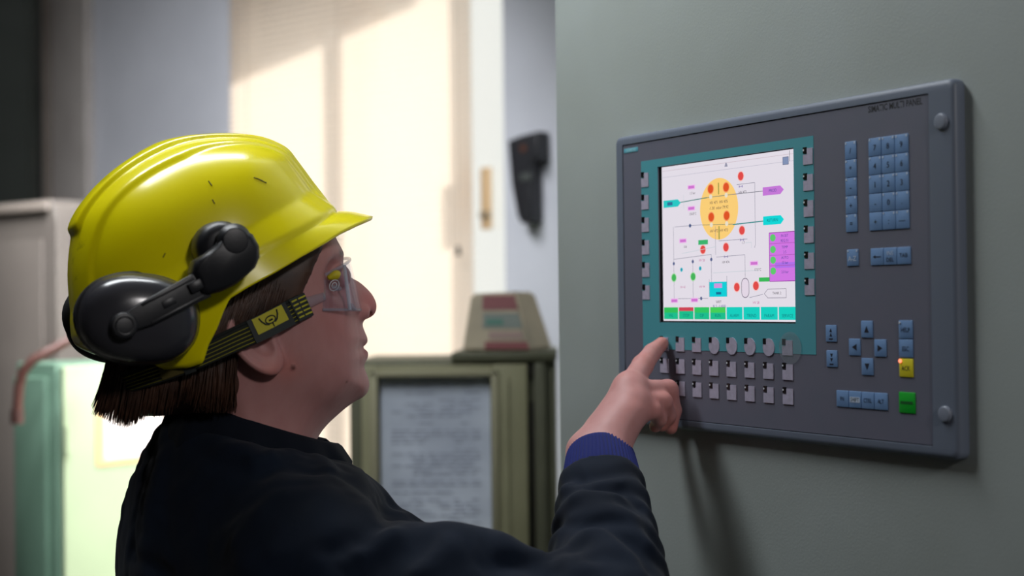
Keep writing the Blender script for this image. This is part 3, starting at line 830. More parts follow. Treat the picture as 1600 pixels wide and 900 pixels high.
def surface(fn, lo, hi, h, blk=14, slack=1.7, project=2, smooth=0):
    """dual surface of fn = 0 on a regular grid of step h, built block by block (only near the surface)"""
    lo = np.array(lo, float); hi = np.array(hi, float)
    nb = np.ceil((hi - lo) / (h * blk)).astype(int)
    ii = np.stack(np.meshgrid(*[np.arange(k) for k in nb], indexing='ij'), -1).reshape(-1, 3)
    cen = lo + (ii + 0.5) * h * blk
    vals = np.concatenate([fn(c) for c in np.array_split(cen, max(1, len(cen) // 60000))])
    keep = ii[np.abs(vals) < h * blk * 0.5 * 1.7321 * slack]
    NX = nb * blk + 3
    g = np.arange(blk + 1)
    G = np.stack(np.meshgrid(g, g, g, indexing='ij'), -1).reshape(-1, 3)
    S = blk + 1
    cid_all = []; cp_all = []; quads = []
    step = max(1, int(1.2e6 // len(G)))
    for b0 in range(0, len(keep), step):
        bb = keep[b0:b0 + step]
        pts = lo + (bb[:, None, :] * blk + G[None]) * h
        F_ = fn(pts.reshape(-1, 3)).reshape(len(bb), S, S, S)
        neg = F_ < 0
        act = np.any(neg.reshape(len(bb), -1), 1) & ~np.all(neg.reshape(len(bb), -1), 1)
        bb = bb[act]; F_ = F_[act]; neg = neg[act]
        if not len(bb):
            continue
        c = blk
        num = np.zeros((len(bb), c, c, c, 3)); cnt = np.zeros((len(bb), c, c, c))
        corners = [(i, j, k) for i in (0, 1) for j in (0, 1) for k in (0, 1)]
        sub = lambda A, o: A[:, o[0]:o[0] + c, o[1]:o[1] + c, o[2]:o[2] + c]
        for a in range(3):
            for o in corners:
                if o[a]:
                    continue
                o2 = list(o); o2[a] = 1
                f0 = sub(F_, o); f1 = sub(F_, o2)
                cr = (f0 < 0) != (f1 < 0)
                t = np.where(cr, f0 / np.where(cr, f0 - f1, 1), 0)
                for d in range(3):
                    num[..., d] += np.where(cr, (o[d] + t) if d == a else o[d], 0)
                cnt += cr
        has = cnt > 0
        bi, x, y, z = np.nonzero(has)
        gi = bb[bi] * blk + np.stack([x, y, z], 1)
        cp_all.append(lo + (gi + num[has] / cnt[has][:, None]) * h)
        gi1 = gi + 1
        cid_all.append((gi1[:, 0] * NX[1] + gi1[:, 1]) * NX[2] + gi1[:, 2])
        # grid edges owned by this block: quads around them
        for a in range(3):
            o2 = [0, 0, 0]; o2[a] = 1
            f0 = sub(neg, (0, 0, 0)); f1 = sub(neg, o2)
            cr = f0 != f1
            bi, x, y, z = np.nonzero(cr)
            gi = bb[bi] * blk + np.stack([x, y, z], 1) + 1
            b_, c_ = (a + 1) % 3, (a + 2) % 3
            def cid(db, dc):
                q = gi.copy(); q[:, b_] -= db; q[:, c_] -= dc
                return (q[:, 0] * NX[1] + q[:, 1]) * NX[2] + q[:, 2]
            Q_ = np.stack([cid(1, 1), cid(0, 1), cid(0, 0), cid(1, 0)], 1)
            fl = ~f0[cr]
            Q_[fl] = Q_[fl][:, ::-1]
            quads.append(Q_)
    ids = np.concatenate(cid_all); P_ = np.concatenate(cp_all); Q_ = np.concatenate(quads)
    o = np.argsort(ids); ids = ids[o]; P_ = P_[o]
    idx = np.searchsorted(ids, Q_); idx = np.clip(idx, 0, len(ids) - 1)
    good = np.all(ids[idx] == Q_, 1)
    Q_ = idx[good]
    for _ in range(project):
        e = h * 0.3
        f = fn(P_)
        gr = np.stack([(fn(P_ + np.eye(3)[k] * e) - fn(P_ - np.eye(3)[k] * e)) / (2 * e) for k in range(3)], 1)
        g2 = np.maximum((gr ** 2).sum(1), 0.15)
        st = -(f / g2)[:, None] * gr
        l = np.linalg.norm(st, axis=1, keepdims=True)
        st *= np.minimum(1, h * 0.6 / np.maximum(l, 1e-12))
        P_ = P_ + st
    if smooth:
        n = len(P_)
        E_ = np.concatenate([Q_[:, [0, 1]], Q_[:, [1, 2]], Q_[:, [2, 3]], Q_[:, [3, 0]]])
        for _ in range(smooth):
            acc = np.zeros_like(P_); ct = np.zeros(n)
            for d in range(3):
                acc[:, d] = np.bincount(E_[:, 0], P_[E_[:, 1], d], n) + np.bincount(E_[:, 1], P_[E_[:, 0], d], n)
            ct = np.bincount(E_[:, 0], minlength=n) + np.bincount(E_[:, 1], minlength=n)
            P_ = P_ * 0.45 + 0.55 * acc / np.maximum(ct, 1)[:, None]
    return P_, Q_

def smin(a, b, k):
    h_ = np.clip(0.5 + 0.5 * (b - a) / k, 0, 1)
    return b + (a - b) * h_ - k * h_ * (1 - h_)
def smax(a, b, k):
    return -smin(-a, -b, k)
def s_ball(p, c, r):
    return np.linalg.norm(p - c, axis=1) - r
def s_cone(p, a, b, ra, rb):
    """capsule whose radius runs from ra to rb"""
    a = np.asarray(a, float); b = np.asarray(b, float)
    ab = b - a; t = np.clip(((p - a) @ ab) / (ab @ ab), 0, 1)
    return np.linalg.norm(p - a - t[:, None] * ab, axis=1) - (ra + (rb - ra) * t)
def s_chain(p, pts, rs, k=0.004):
    d = None
    for i in range(len(pts) - 1):
        e = s_cone(p, pts[i], pts[i + 1], rs[i], rs[i + 1])
        d = e if d is None else smin(d, e, k)
    return d
def s_ell(p, c, R, rad):
    """ellipsoid; rows of R are its axes"""
    q = (p - c) @ np.asarray(R, float).T
    rad = np.asarray(rad, float)
    k0 = np.linalg.norm(q / rad, axis=1); k1 = np.linalg.norm(q / rad ** 2, axis=1)
    return k0 * (k0 - 1) / np.maximum(k1, 1e-9)

def hit(fn, px, py, d0=0.9, d1=2.2):
    """first point of a surface along the ray through a pixel"""
    r = ray(px, py); t = d0
    ln = np.linalg.norm(r)
    for _ in range(900):
        p = CAM + r * t
        v = float(fn(p[None])[0])
        if v < 0.0002:
            return p
        t += max(v * 0.6, 0.0003) / ln
        if t > d1:
            return None
    return CAM + r * t

def vnoise(p, s, seed=0):
    """smooth value noise, about -1..1"""
    q = p * s + seed * 17.31
    i = np.floor(q).astype(np.int64); f = q - i; f = f * f * (3 - 2 * f)
    def hsh(a, b, c):
        n = (a * 374761393 + b * 668265263 + c * 2147483647 + seed * 1013) & 0x7fffffff
        n = ((n ^ (n >> 13)) * 1274126177) & 0x7fffffff
        return ((n ^ (n >> 16)) & 0xffff) / 32767.5 - 1
    r = 0
    for a in (0, 1):
        for b in (0, 1):
            for c in (0, 1):
                w = (f[:, 0] if a else 1 - f[:, 0]) * (f[:, 1] if b else 1 - f[:, 1]) * (f[:, 2] if c else 1 - f[:, 2])
                r = r + w * hsh(i[:, 0] + a, i[:, 1] + b, i[:, 2] + c)
    return r

# ================================================================== person: frames
TH = math.radians(20)
HF = np.array([math.cos(TH), math.sin(TH), 0.0])      # where she faces
HL = np.array([-math.sin(TH), math.cos(TH), 0.0])     # her left, away from the lens
HZ = np.array([0.0, 0.0, 1.0])
HD = 1.40
HC0 = P(450, 500, HD)

def HP(px, py, lat=0.0):
    """point on the plane parallel to her profile, lat metres to her left"""
    r = ray(px, py); o = HC0 + HL * lat
    t = float(np.dot(o - CAM, HL) / np.dot(r, HL))
    return CAM + r * t
def H2(px, py, lat=0.0):
    q = HP(px, py, lat) - HC0
    return np.array([q @ HF, q @ HZ])

PROFILE = [(515, 362), (522, 374), (529, 386), (534, 396), (534, 405), (535, 414), (540, 425), (549, 434), (560, 440), (571, 449), (581, 460),
           (587, 472), (588, 481), (585, 490), (578, 496), (571, 499), (567, 503), (566, 509), (569, 518), (573, 528), (573, 535), (569, 540), (566, 543), (569, 545),
           (574, 550), (574, 558), (570, 566), (568, 573), (571, 581), (575, 592), (576, 603), (573, 613), (565, 621), (552, 628), (538, 638),
           (524, 650), (511, 662), (500, 675), (491, 691), (484, 710), (482, 740), (486, 780), (490, 830), (330, 830), (326, 760), (322, 700),
           (316, 650), (296, 600), (256, 555), (222, 500), (206, 440), (212, 382), (240, 322), (285, 285), (345, 268), (402, 276), (452, 308), (490, 340)]
WIDTHS = [(589, 480, 7), (580, 468, 9), (586, 490, 8), (566, 452, 10.5), (548, 434, 8.5), (541, 424, 10), (573, 486, 14), (562, 484, 19), (571, 500, 11), (566, 508, 15), (561, 496, 21), (556, 470, 17),
          (571, 520, 20), (572, 534, 18), (566, 544, 17), (556, 545, 29), (573, 556, 16), (569, 572, 19), (575, 594, 19), (572, 612, 21), (560, 560, 30), (556, 600, 33),
          (552, 512, 33), (546, 492, 35), (530, 480, 48), (538, 455, 33), (533, 432, 36), (535, 408, 40), (530, 395, 50), (510, 455, 60), (488, 475, 68), (505, 510, 63), (528, 530, 51), (545, 535, 41), (540, 560, 44), (528, 585, 50),
          (490, 560, 65), (450, 560, 68), (440, 592, 64), (480, 598, 61), (510, 612, 50), (545, 618, 33), (466, 626, 53), (500, 640, 41), (525, 640, 33), (440, 640, 54), (400, 640, 56),
          (430, 690, 53), (470, 690, 43), (480, 660, 42), (380, 720, 60), (440, 740, 58), (480, 760, 52), (360, 800, 64), (450, 820, 64), (340, 650, 50), (345, 730, 54),
          (505, 400, 66), (480, 400, 71), (440, 420, 75), (410, 500, 73), (400, 550, 69), (345, 540, 66), (330, 380, 77), (260, 350, 70), (225, 430, 58), (270, 500, 64), (300, 570, 56),
          (500, 350, 60), (450, 320, 52), (440, 295, 48), (350, 275, 48), (260, 310, 52)]

def catmull(pts, n):
    pts = np.array(pts, float); m_ = len(pts); out = []
    for i in range(m_):
        p0, p1, p2, p3 = pts[(i - 1) % m_], pts[i], pts[(i + 1) % m_], pts[(i + 2) % m_]
        for k in range(n):
            t = k / n
            out.append(0.5 * ((2 * p1) + (-p0 + p2) * t + (2 * p0 - 5 * p1 + 4 * p2 - p3) * t * t + (-p0 + 3 * p1 - 3 * p2 + p3) * t ** 3))
    return np.array(out)

PR = catmull([H2(*p) for p in PROFILE], 4)
def poly_sd(q, poly):
    """signed distance to a closed polygon, negative inside"""
    a = poly; b = np.roll(poly, -1, 0)
    best = np.full(len(q), 1e9); ins = np.zeros(len(q), bool)
    for i in range(len(a)):
        e = b[i] - a[i]; w = q - a[i]
        t = np.clip((w @ e) / max(e @ e, 1e-12), 0, 1)
        d = w - t[:, None] * e
        best = np.minimum(best, (d ** 2).sum(1))
        c1 = (a[i][1] <= q[:, 1]) & (b[i][1] > q[:, 1]); c2 = (a[i][1] > q[:, 1]) & (b[i][1] <= q[:, 1])
        cr = e[0] * w[:, 1] - e[1] * w[:, 0]
        ins ^= (c1 & (cr > 0)) | (c2 & (cr < 0))
    s = np.sqrt(best)
    return np.where(ins, -s, s)

GS = 0.001
glo = PR.min(0) - 0.03; ghi = PR.max(0) + 0.03
gn = np.ceil((ghi - glo) / GS).astype(int) + 1
gu, gw = np.meshgrid(glo[0] + np.arange(gn[0]) * GS, glo[1] + np.arange(gn[1]) * GS, indexing='ij')
gq = np.stack([gu.ravel(), gw.ravel()], 1)
SDG = poly_sd(gq, PR)
cp = np.array([H2(x, y) for x, y, _ in WIDTHS]); cv = np.array([v for _, _, v in WIDTHS]) / 1000
def rbf(q):
    d = np.linalg.norm(q[:, None] - cp[None], axis=2)
    return d
K = rbf(cp) + np.eye(len(cp)) * -0.0
A_ = np.block([[K, np.ones((len(cp), 1)), cp], [np.ones((1, len(cp))), np.zeros((1, 3))], [cp.T, np.zeros((2, 3))]])
co = np.linalg.solve(A_, np.concatenate([cv, np.zeros(3)]))
WG = np.concatenate([rbf(c) @ co[:len(cp)] + co[len(cp)] + c @ co[len(cp) + 1:] for c in np.array_split(gq, 12)])
WG = np.clip(WG, 0.006, 0.08).reshape(gn)
def blur(A, s):
    r = int(3 * s); k = np.exp(-0.5 * (np.arange(-r, r + 1) / s) ** 2); k /= k.sum()
    for ax in (0, 1):
        Ap = np.pad(A, [(r, r) if i == ax else (0, 0) for i in range(2)], mode='edge')
        A = sum(k[j] * np.take(Ap, np.arange(j, j + A.shape[ax]), axis=ax) for j in range(2 * r + 1))
    return A
WG = blur(WG, 2.0)
SDG = SDG.reshape(gn)
RG = np.clip(blur(WG, 3.0) * 0.95, 0.0075, 0.034)
def bil(A, q):
    x = np.clip((q[:, 0] - glo[0]) / GS, 0, gn[0] - 1.001); y = np.clip((q[:, 1] - glo[1]) / GS, 0, gn[1] - 1.001)
    i = x.astype(int); j = y.astype(int); fx = x - i; fy = y - j
    return (A[i, j] * (1 - fx) * (1 - fy) + A[i + 1, j] * fx * (1 - fy) + A[i, j + 1] * (1 - fx) * fy + A[i + 1, j + 1] * fx * fy)

def to_head(p):
    q = p - HC0
    return np.stack([q @ HF, q @ HZ], 1), q @ HL

HBC = HC0 + HF * -0.03 + HZ * -0.03
def f_head0(p):
    q, v = to_head(p)
    G_ = bil(WG, q); R_ = bil(RG, q); d = -bil(SDG, q)
    t = np.clip(1 - d / R_, 0, None)
    m_ = np.minimum(np.minimum(G_, R_), 0.030)
    return (np.sqrt((v / G_) ** 2 + t * t) - 1) * m_

def lat_of(px, py):
    """lateral position of the near skin under a pixel"""
    h_ = hit(f_head0, px, py)
    return h_

SKIN = {}
for nm_, px, py in (('nostril', 575, 490), ('ala', 566, 489), ('corner', 557, 546), ('lip1', 569, 543), ('eye', 532, 432), ('tragus', 424, 536), ('mole', 458, 574), ('mole2', 542, 597), ('cheekfold', 556, 515)):
    for k_ in range(12):
        SKIN[nm_] = hit(f_head0, px - k_ * 1.5, py, 1.15)
        if SKIN[nm_] is not None:
            break
EAR_AX = H2(430, 578) - H2(366, 500); EAR_AX /= np.linalg.norm(EAR_AX)
EA = HF * EAR_AX[0] + HZ * EAR_AX[1]                    # down the ear
EB = HF * (-EAR_AX[1]) + HZ * EAR_AX[0]                 # towards the face
if EB @ HF < 0: EB = -EB
EC = HP(395, 536, -0.0755)
fl = math.radians(14)
EN = -HL * math.cos(fl) - EB * math.sin(fl) * -1.0      # outward normal of the ear, turned forward
EB2 = np.cross(EN, EA); EB2 /= np.linalg.norm(EB2)
if EB2 @ HF < 0: EB2 = -EB2
ER = np.array([EA, EB2, EN / np.linalg.norm(EN)])

def f_ear(p):
    q = (p - EC) @ ER.T
    out = s_ell(p, EC, ER, (0.0325, 0.0175, 0.0062))
    # rim
    a = q[:, 0] / 0.0285; b = (q[:, 1] + 0.001) / 0.0148
    r = np.sqrt(a * a + b * b)
    rim = np.sqrt(((r - 1) * 0.0175) ** 2 + (q[:, 2] - 0.0035) ** 2) - 0.0034
    d = smin(out, rim, 0.003)
    lobe = s_ell(p, EC + EA * 0.022 + EB2 * 0.002, ER, (0.0125, 0.0115, 0.0052))
    d = smin(d, lobe, 0.004)
    bowl = s_ell(p, EC + EA * 0.002 + EB2 * 0.004 + ER[2] * 0.0075, ER, (0.0155, 0.0095, 0.0078))
    d = smax(d, -bowl, 0.003)
    tragus = s_ell(p, EC + EA * 0.004 + EB2 * 0.0145 + ER[2] * 0.002, ER, (0.0075, 0.0040, 0.0042))
    return smin(d, tragus, 0.003)

EYE_C = SKIN['eye'] + HL * 0.010
def f_head(p):
    d = f_head0(p)
    near = np.linalg.norm(p - SKIN['eye'], axis=1) < 0.15
    if near.any():
        q = p[near]; e = d[near]
        qq, vv = to_head(q)
        mirror = q - 2 * np.maximum(vv, 0)[:, None] * HL          # both sides alike
        q = mirror
        e = smax(e, -s_ball(q, SKIN['eye'] - HL * 0.010 + HZ * -0.001, 0.0165), 0.012)       # socket
        e = smin(e, s_ball(q, EYE_C, 0.0122), 0.0015)
        e = smin(e, s_ell(q, SKIN['ala'] + HL * 0.004, np.array([HF, HL, HZ]), (0.0085, 0.0060, 0.0070)), 0.005)
        e = smax(e, -s_ell(q, SKIN['nostril'] + HL * 0.003 - HZ * 0.0010, np.array([HF, HL, HZ]), (0.0052, 0.0085, 0.0033)), 0.0010)
        e = smax(e, -s_cone(q, SKIN['corner'], SKIN['lip1'] + HF * 0.006, 0.0007, 0.0011), 0.0022)
        d[near] = e
    d = smin(d, s_ball(p, SKIN['mole'] + HL * 0.0008, 0.0019), 0.0015)
    ne = np.linalg.norm(p - EC, axis=1) < 0.06
    if ne.any():
        d[ne] = smin(d[ne], f_ear(p[ne]), 0.006)
    return d

# ------------------------------------------------------------------ hand (right hand, back towards the lens)
tip = P(1036, 537, 1.527)
wr = P(932, 716, 1.425); wr2 = P(934, 780, 1.385)
HANDJ = dict(
    index=([P(983, 606, 1.468), P(1004, 571, 1.500), P(1019, 551, 1.518), P(1034, 537, 1.5255)], [0.0125, 0.0108, 0.0090, 0.0070]),
    middle=([P(984, 612, 1.462), P(1043, 610, 1.490), P(1051, 641, 1.499), P(1048, 668, 1.495)], [0.0120, 0.0108, 0.0088, 0.0070]),
    ring=([P(990, 630, 1.450), P(1036, 628, 1.470), P(1043, 650, 1.484), P(1034, 664, 1.486)], [0.0105, 0.0094, 0.0082, 0.0068]),
    little=([P(988, 648, 1.438), P(1020, 642, 1.452), P(1030, 655, 1.466), P(1024, 666, 1.474)], [0.0098, 0.0084, 0.0074, 0.0062]),
    thumb=([P(938, 680, 1.455), P(962, 655, 1.490), P(992, 640, 1.512), P(1016, 632, 1.522)], [0.0150, 0.0120, 0.0100, 0.0080]))
wi = P(916, 706, 1.436); wo = P(952, 716, 1.416)
def f_hand(p):
    d = None
    for k, (pts, rs) in HANDJ.items():
        e = s_chain(p, pts, rs, 0.003)
        d = e if d is None else smin(d, e, 0.0055 if k != 'thumb' else 0.006)
    # palm: metacarpals from wrist to knuckles
    for k, w_ in (('index', wi), ('middle', wi * 0.66 + wo * 0.34), ('ring', wi * 0.33 + wo * 0.67), ('little', wo)):
        pts, rs = HANDJ[k]
        d = smin(d, s_cone(p, w_, pts[0], 0.0165, rs[0] + 0.0005), 0.012)
    d = smin(d, s_cone(p, wo + (wi - wo) * 0.5, HANDJ['ring'][0][0], 0.019, 0.013), 0.012)
    d = smin(d, s_cone(p, wi, wi + (wr2 - wr), 0.0175, 0.021), 0.012)
    d = smin(d, s_cone(p, wo, wo + (wr2 - wr), 0.0175, 0.021), 0.012)
    d = smin(d, s_cone(p, HANDJ['index'][0][0], HANDJ['middle'][0][0], 0.0118, 0.0118), 0.010)
    return d

# ------------------------------------------------------------------ torso and arm
NB = P(405, 730, 1.40)
SH_N = P(480, 892, 1.265); SH_F = SH_N + HL * 0.335 + HF * 0.0
ELB = P(958, 1012, 1.215)
WRI = P(938, 742, 1.405)
CH = P(390, 905, 1.425); HIP = CH + np.array([-0.030, -0.01, -0.40])
TR_ = np.array([HF, HL, HZ])
NKA = HP(272, 652); NKB = HP(500, 716)
NKN = np.cross(NKB - NKA, HL); NKN /= np.linalg.norm(NKN)
if NKN[2] < 0: NKN = -NKN
def f_torso(p, o=0.0):
    d = s_ell(p, CH + HF * 0.004, TR_, (0.114 + o, 0.165 + o, 0.20 + o))
    d = smin(d, s_ell(p, HIP, TR_, (0.132 + o, 0.165 + o, 0.22 + o)), 0.10)
    d = smin(d, s_cone(p, SH_N + HL * 0.02, SH_F - HL * 0.02, 0.048 + o, 0.048 + o), 0.05)
    d = smin(d, s_cone(p, P(480, 768, 1.44), P(645, 878, 1.40), 0.021 + o, 0.021 + o), 0.03)
    d = smin(d, s_cone(p, NB - HZ * 0.042, SH_N + HL * 0.03, 0.045 + o, 0.045 + o), 0.035)
    d = smin(d, s_cone(p, NB - HZ * 0.042, SH_F - HL * 0.03, 0.045 + o, 0.045 + o), 0.035)
    d = smax(d, (p - NKA) @ NKN + 0.014 - o, 0.018)
    return d
def f_arm(p, o=0.0):
    d = s_cone(p, SH_N, ELB, 0.050 + o, 0.042 + o)
    return smin(d, s_cone(p, ELB, WRI, 0.046 + o, 0.026 + o * 0.8), 0.02)
FARM = (SH_F, SH_F + np.array([0.02, 0.02, -0.28]), SH_F + np.array([0.10, 0.06, -0.46]))
def f_body(p):
    d = f_torso(p)
    d = smin(d, f_arm(p), 0.03)
    d = smin(d, s_chain(p, FARM, [0.045, 0.038, 0.028], 0.02), 0.03)
    near = np.linalg.norm(p - HBC, axis=1) < 0.28
    if near.any():
        d[near] = smin(d[near], f_head(p[near]), 0.012)
    nh = np.linalg.norm(p - P(975, 640, 1.46), axis=1) < 0.20
    if nh.any():
        d[nh] = smin(d[nh], f_hand(p[nh]), 0.010)
    return d
# ================================================================== person: materials and meshes
def skin_mat():
    mt = mat('skin', srgb(206, 158, 146), 0.5, sss=0.12, spec=0.4)
    nt = mt.node_tree; N = nt.nodes; L = nt.links; b = N['Principled BSDF']
    at = N.new('ShaderNodeAttribute'); at.attribute_name = 'tint'
    nz = N.new('ShaderNodeTexNoise'); nz.inputs['Scale'].default_value = 45; nz.inputs['Detail'].default_value = 5
    mx = N.new('ShaderNodeMix'); mx.data_type = 'RGBA'; mx.blend_type = 'MULTIPLY'; mx.inputs[0].default_value = 0.35
    cr = N.new('ShaderNodeValToRGB'); cr.color_ramp.elements[0].position = 0.3; cr.color_ramp.elements[0].color = (0.80, 0.66, 0.64, 1)
    cr.color_ramp.elements[1].position = 0.7; cr.color_ramp.elements[1].color = (1, 1, 1, 1)
    L.new(nz.outputs['Fac'], cr.inputs[0]); L.new(at.outputs['Color'], mx.inputs[6]); L.new(cr.outputs[0], mx.inputs[7])
    L.new(mx.outputs[2], b.inputs['Base Color'])
    n2 = N.new('ShaderNodeTexNoise'); n2.inputs['Scale'].default_value = 900; n2.inputs['Detail'].default_value = 3
    bp = N.new('ShaderNodeBump'); bp.inputs['Strength'].default_value = 0.12; bp.inputs['Distance'].default_value = 0.0006
    L.new(n2.outputs['Fac'], bp.inputs['Height']); L.new(bp.outputs['Normal'], b.inputs['Normal'])
    return mt
M_skin = skin_mat()

person = thing('person', 'person in dark navy work jacket pointing one finger at the key under the screen', 'person', frame((CH[0], CH[1], 0), HF, HL, HZ))
Vb, Qb = surface(f_body, (-0.62, 1.02, 0.62), (0.30, 1.75, 1.80), 0.0020, smooth=0)
body = mesh_obj('body', Vb, Qb, M_skin, person, True)
q, v = to_head(Vb)
base = np.array(srgb(200, 147, 144)[:3]); col = np.tile(base, (len(Vb), 1))
def tint(pts2, rad, c, amt, side=None):
    d = np.min([np.linalg.norm(q - H2(*a), axis=1) for a in pts2], axis=0)
    w = np.exp(-(d / rad) ** 2) * amt
    if side is not None:
        w = w * side
    global col
    col = col * (1 - w[:, None]) + np.array(srgb(*c)[:3]) * w[:, None]
headm = (np.linalg.norm(Vb - HBC, axis=1) < 0.25).astype(float)
tint([(585, 478), (575, 470)], 0.012, (206, 120, 116), 0.7, headm)
tint([(530, 505), (510, 495)], 0.028, (206, 136, 132), 0.6, headm)
tint([(572, 533), (566, 538)], 0.0035, (170, 92, 92), 0.8, headm)
tint([(573, 550), (573, 556), (568, 549)], 0.0042, (172, 88, 90), 0.85, headm)
tint([(425, 570), (400, 570)], 0.012, (214, 128, 116), 0.5, headm * (v < -0.06))
tint([(518, 398), (526, 396), (533, 396)], 0.0035, (50, 34, 28), 0.9, headm * (v < 0.05))
dm = np.linalg.norm(Vb - SKIN['mole'], axis=1); w = np.exp(-(dm / 0.0022) ** 4)
col = col * (1 - w[:, None]) + np.array(srgb(84, 48, 42)[:3]) * w[:, None]
dm = np.linalg.norm(Vb - SKIN['nostril'] - HL * 0.002, axis=1); w = np.exp(-(dm / 0.0046) ** 4) * 0.85  # dark tint stands in for the shade inside the nostril
col = col * (1 - w[:, None]) + np.array(srgb(70, 30, 28)[:3]) * w[:, None]
dm = np.linalg.norm(Vb - SKIN['mole2'], axis=1); w = np.exp(-(dm / 0.0011) ** 4) * 0.7
col = col * (1 - w[:, None]) + np.array(srgb(84, 48, 42)[:3]) * w[:, None]
for k_, (pts_, rs_) in HANDJ.items():                       # redder knuckles and finger tips
    for pp, ww in ((pts_[1], 0.45), (pts_[3], 0.55), (pts_[0], 0.25)):
        dm = np.linalg.norm(Vb - pp, axis=1); w = np.exp(-(dm / 0.014) ** 2) * ww
        col = col * (1 - w[:, None]) + np.array(srgb(208, 124, 112)[:3]) * w[:, None]
ca = body.data.color_attributes.new('tint', 'FLOAT_COLOR', 'POINT')
ca.data.foreach_set('color', np.concatenate([col, np.ones((len(col), 1))], 1).astype(f32).ravel())

# ---- jacket
CU0 = P(941, 762, 1.392)
FOLDS = []
def f_jacket0(p):
    d = f_torso(p, 0.014)
    d = smin(d, f_arm(p, 0.014), 0.035)
    d = smin(d, s_chain(p, FARM, [0.058, 0.05, 0.04], 0.02), 0.035)
    return d
def fold_line(pts, r, depth, inn=False):
    w = [hit(f_jacket0, x, y) for x, y in pts]
    w = [a for a in w if a is not None]
    if len(w) > 1:
        FOLDS.append((np.array(w), r, depth, inn))
# raised folds on sleeve, shoulder and back, with hollows beside them
for pts, r, h_, inn in (
    ([(868, 800), (900, 786), (945, 792), (985, 815), (1010, 850)], 0.010, 0.006, False),
    ([(866, 830), (905, 815), (950, 824), (990, 850), (1012, 885)], 0.009, 0.006, True),
    ([(880, 868), (915, 838), (950, 846), (985, 875), (1000, 895)], 0.010, 0.006, False),
    ([(905, 752), (930, 764), (950, 758), (975, 770), (998, 790)], 0.007, 0.005, True),
    ([(885, 765), (915, 772), (940, 780)], 0.008, 0.005, False),
    ([(702, 838), (722, 832), (745, 836), (772, 852)], 0.020, 0.020, False),
    ([(690, 840), (655, 862), (610, 885)], 0.014, 0.009, True),
    ([(735, 830), (700, 860), (650, 890)], 0.014, 0.008, False),
    ([(795, 862), (835, 856), (870, 872), (905, 890)], 0.011, 0.009, False),
    ([(790, 880), (825, 882), (860, 895)], 0.010, 0.007, True),
    ([(616, 786), (600, 812), (570, 840), (520, 860)], 0.010, 0.006, True),
    ([(640, 800), (610, 830), (560, 860)], 0.012, 0.005, False),
    ([(400, 720), (440, 705), (480, 712), (515, 735)], 0.009, 0.005, False),
    ([(410, 738), (450, 722), (490, 735)], 0.008, 0.004, True),
    ([(262, 660), (250, 720), (236, 800), (228, 890)], 0.012, 0.006, False),
    ([(232, 690), (215, 760), (205, 850)], 0.009, 0.005, True),
    ([(205, 860), (230, 880), (260, 899)], 0.009, 0.005, True),
    ([(300, 690), (330, 715), (380, 730)], 0.010, 0.004, True)):
    fold_line(pts, r, h_, inn)
def f_jacket(p):
    d = f_jacket0(p)
    near = np.abs(d) < 0.04
    if near.any():
        q_ = p[near]; e = d[near]
        for w_, r, h_, inn in FOLDS:
            lo_ = w_.min(0) - 3 * r; hi_ = w_.max(0) + 3 * r
            mk = np.all((q_ > lo_) & (q_ < hi_), axis=1)
            if not mk.any():
                continue
            qq_ = q_[mk]; bd = np.full(len(qq_), 9.0)
            for i in range(len(w_) - 1):
                bd = np.minimum(bd, s_cone(qq_, w_[i], w_[i + 1], 0, 0))
            b_ = np.exp(-(bd / r) ** 2) * h_
            e[mk] += b_ if inn else -b_
        n1 = vnoise(q_ * np.array([1, 1, 0.45]), 22, 1)
        n2 = vnoise(q_ + 0.03 * n1[:, None], 55, 2)
        e = e + 0.0045 * n1 + 0.0018 * n2
        # creases ring the sleeve near elbow and cuff
        t = ((q_ - ELB) @ (WRI - ELB)) / ((WRI - ELB) @ (WRI - ELB))
        on = np.exp(-((t - 0.55) / 0.45) ** 4) * (s_cone(q_, ELB, WRI, 0.06, 0.05) < 0.02)
        e = e + on * 0.0018 * np.sin(t * 46 + 3.0 * n1 + 14 * q_[:, 0])
        d[near] = e
    # neck hole and sleeve end
    e = s_cone(p, NB + HZ * 0.03, NB + HZ * 0.2, 0.064, 0.08)
    d = smax(d, -e, 0.006)
    ax = (WRI - ELB) / np.linalg.norm(WRI - ELB)
    cut = (p - (CU0 + ax * 0.002)) @ ax
    nr = np.linalg.norm(p - WRI, axis=1) < 0.09
    d[nr] = np.maximum(d[nr], cut[nr])
    return d
M_navy = mat('jacket_navy_cotton', srgb(13, 25, 42), 0.85, noise=(18, srgb(9, 17, 30), 0.7), bump=(1400, 0.25, 0.0008), sheen=0.05, spec=0.2)
M_navy2 = mat('collar_navy_cotton', srgb(9, 17, 30), 0.85, bump=(1400, 0.25, 0.0008), sheen=0.05, spec=0.2)
Vj, Qj = surface(f_jacket, (-0.64, 1.00, 0.80), (0.32, 1.78, 1.50), 0.0027, smooth=1)
jacket = mesh_obj('jacket', Vj, Qj, M_navy, person, True)

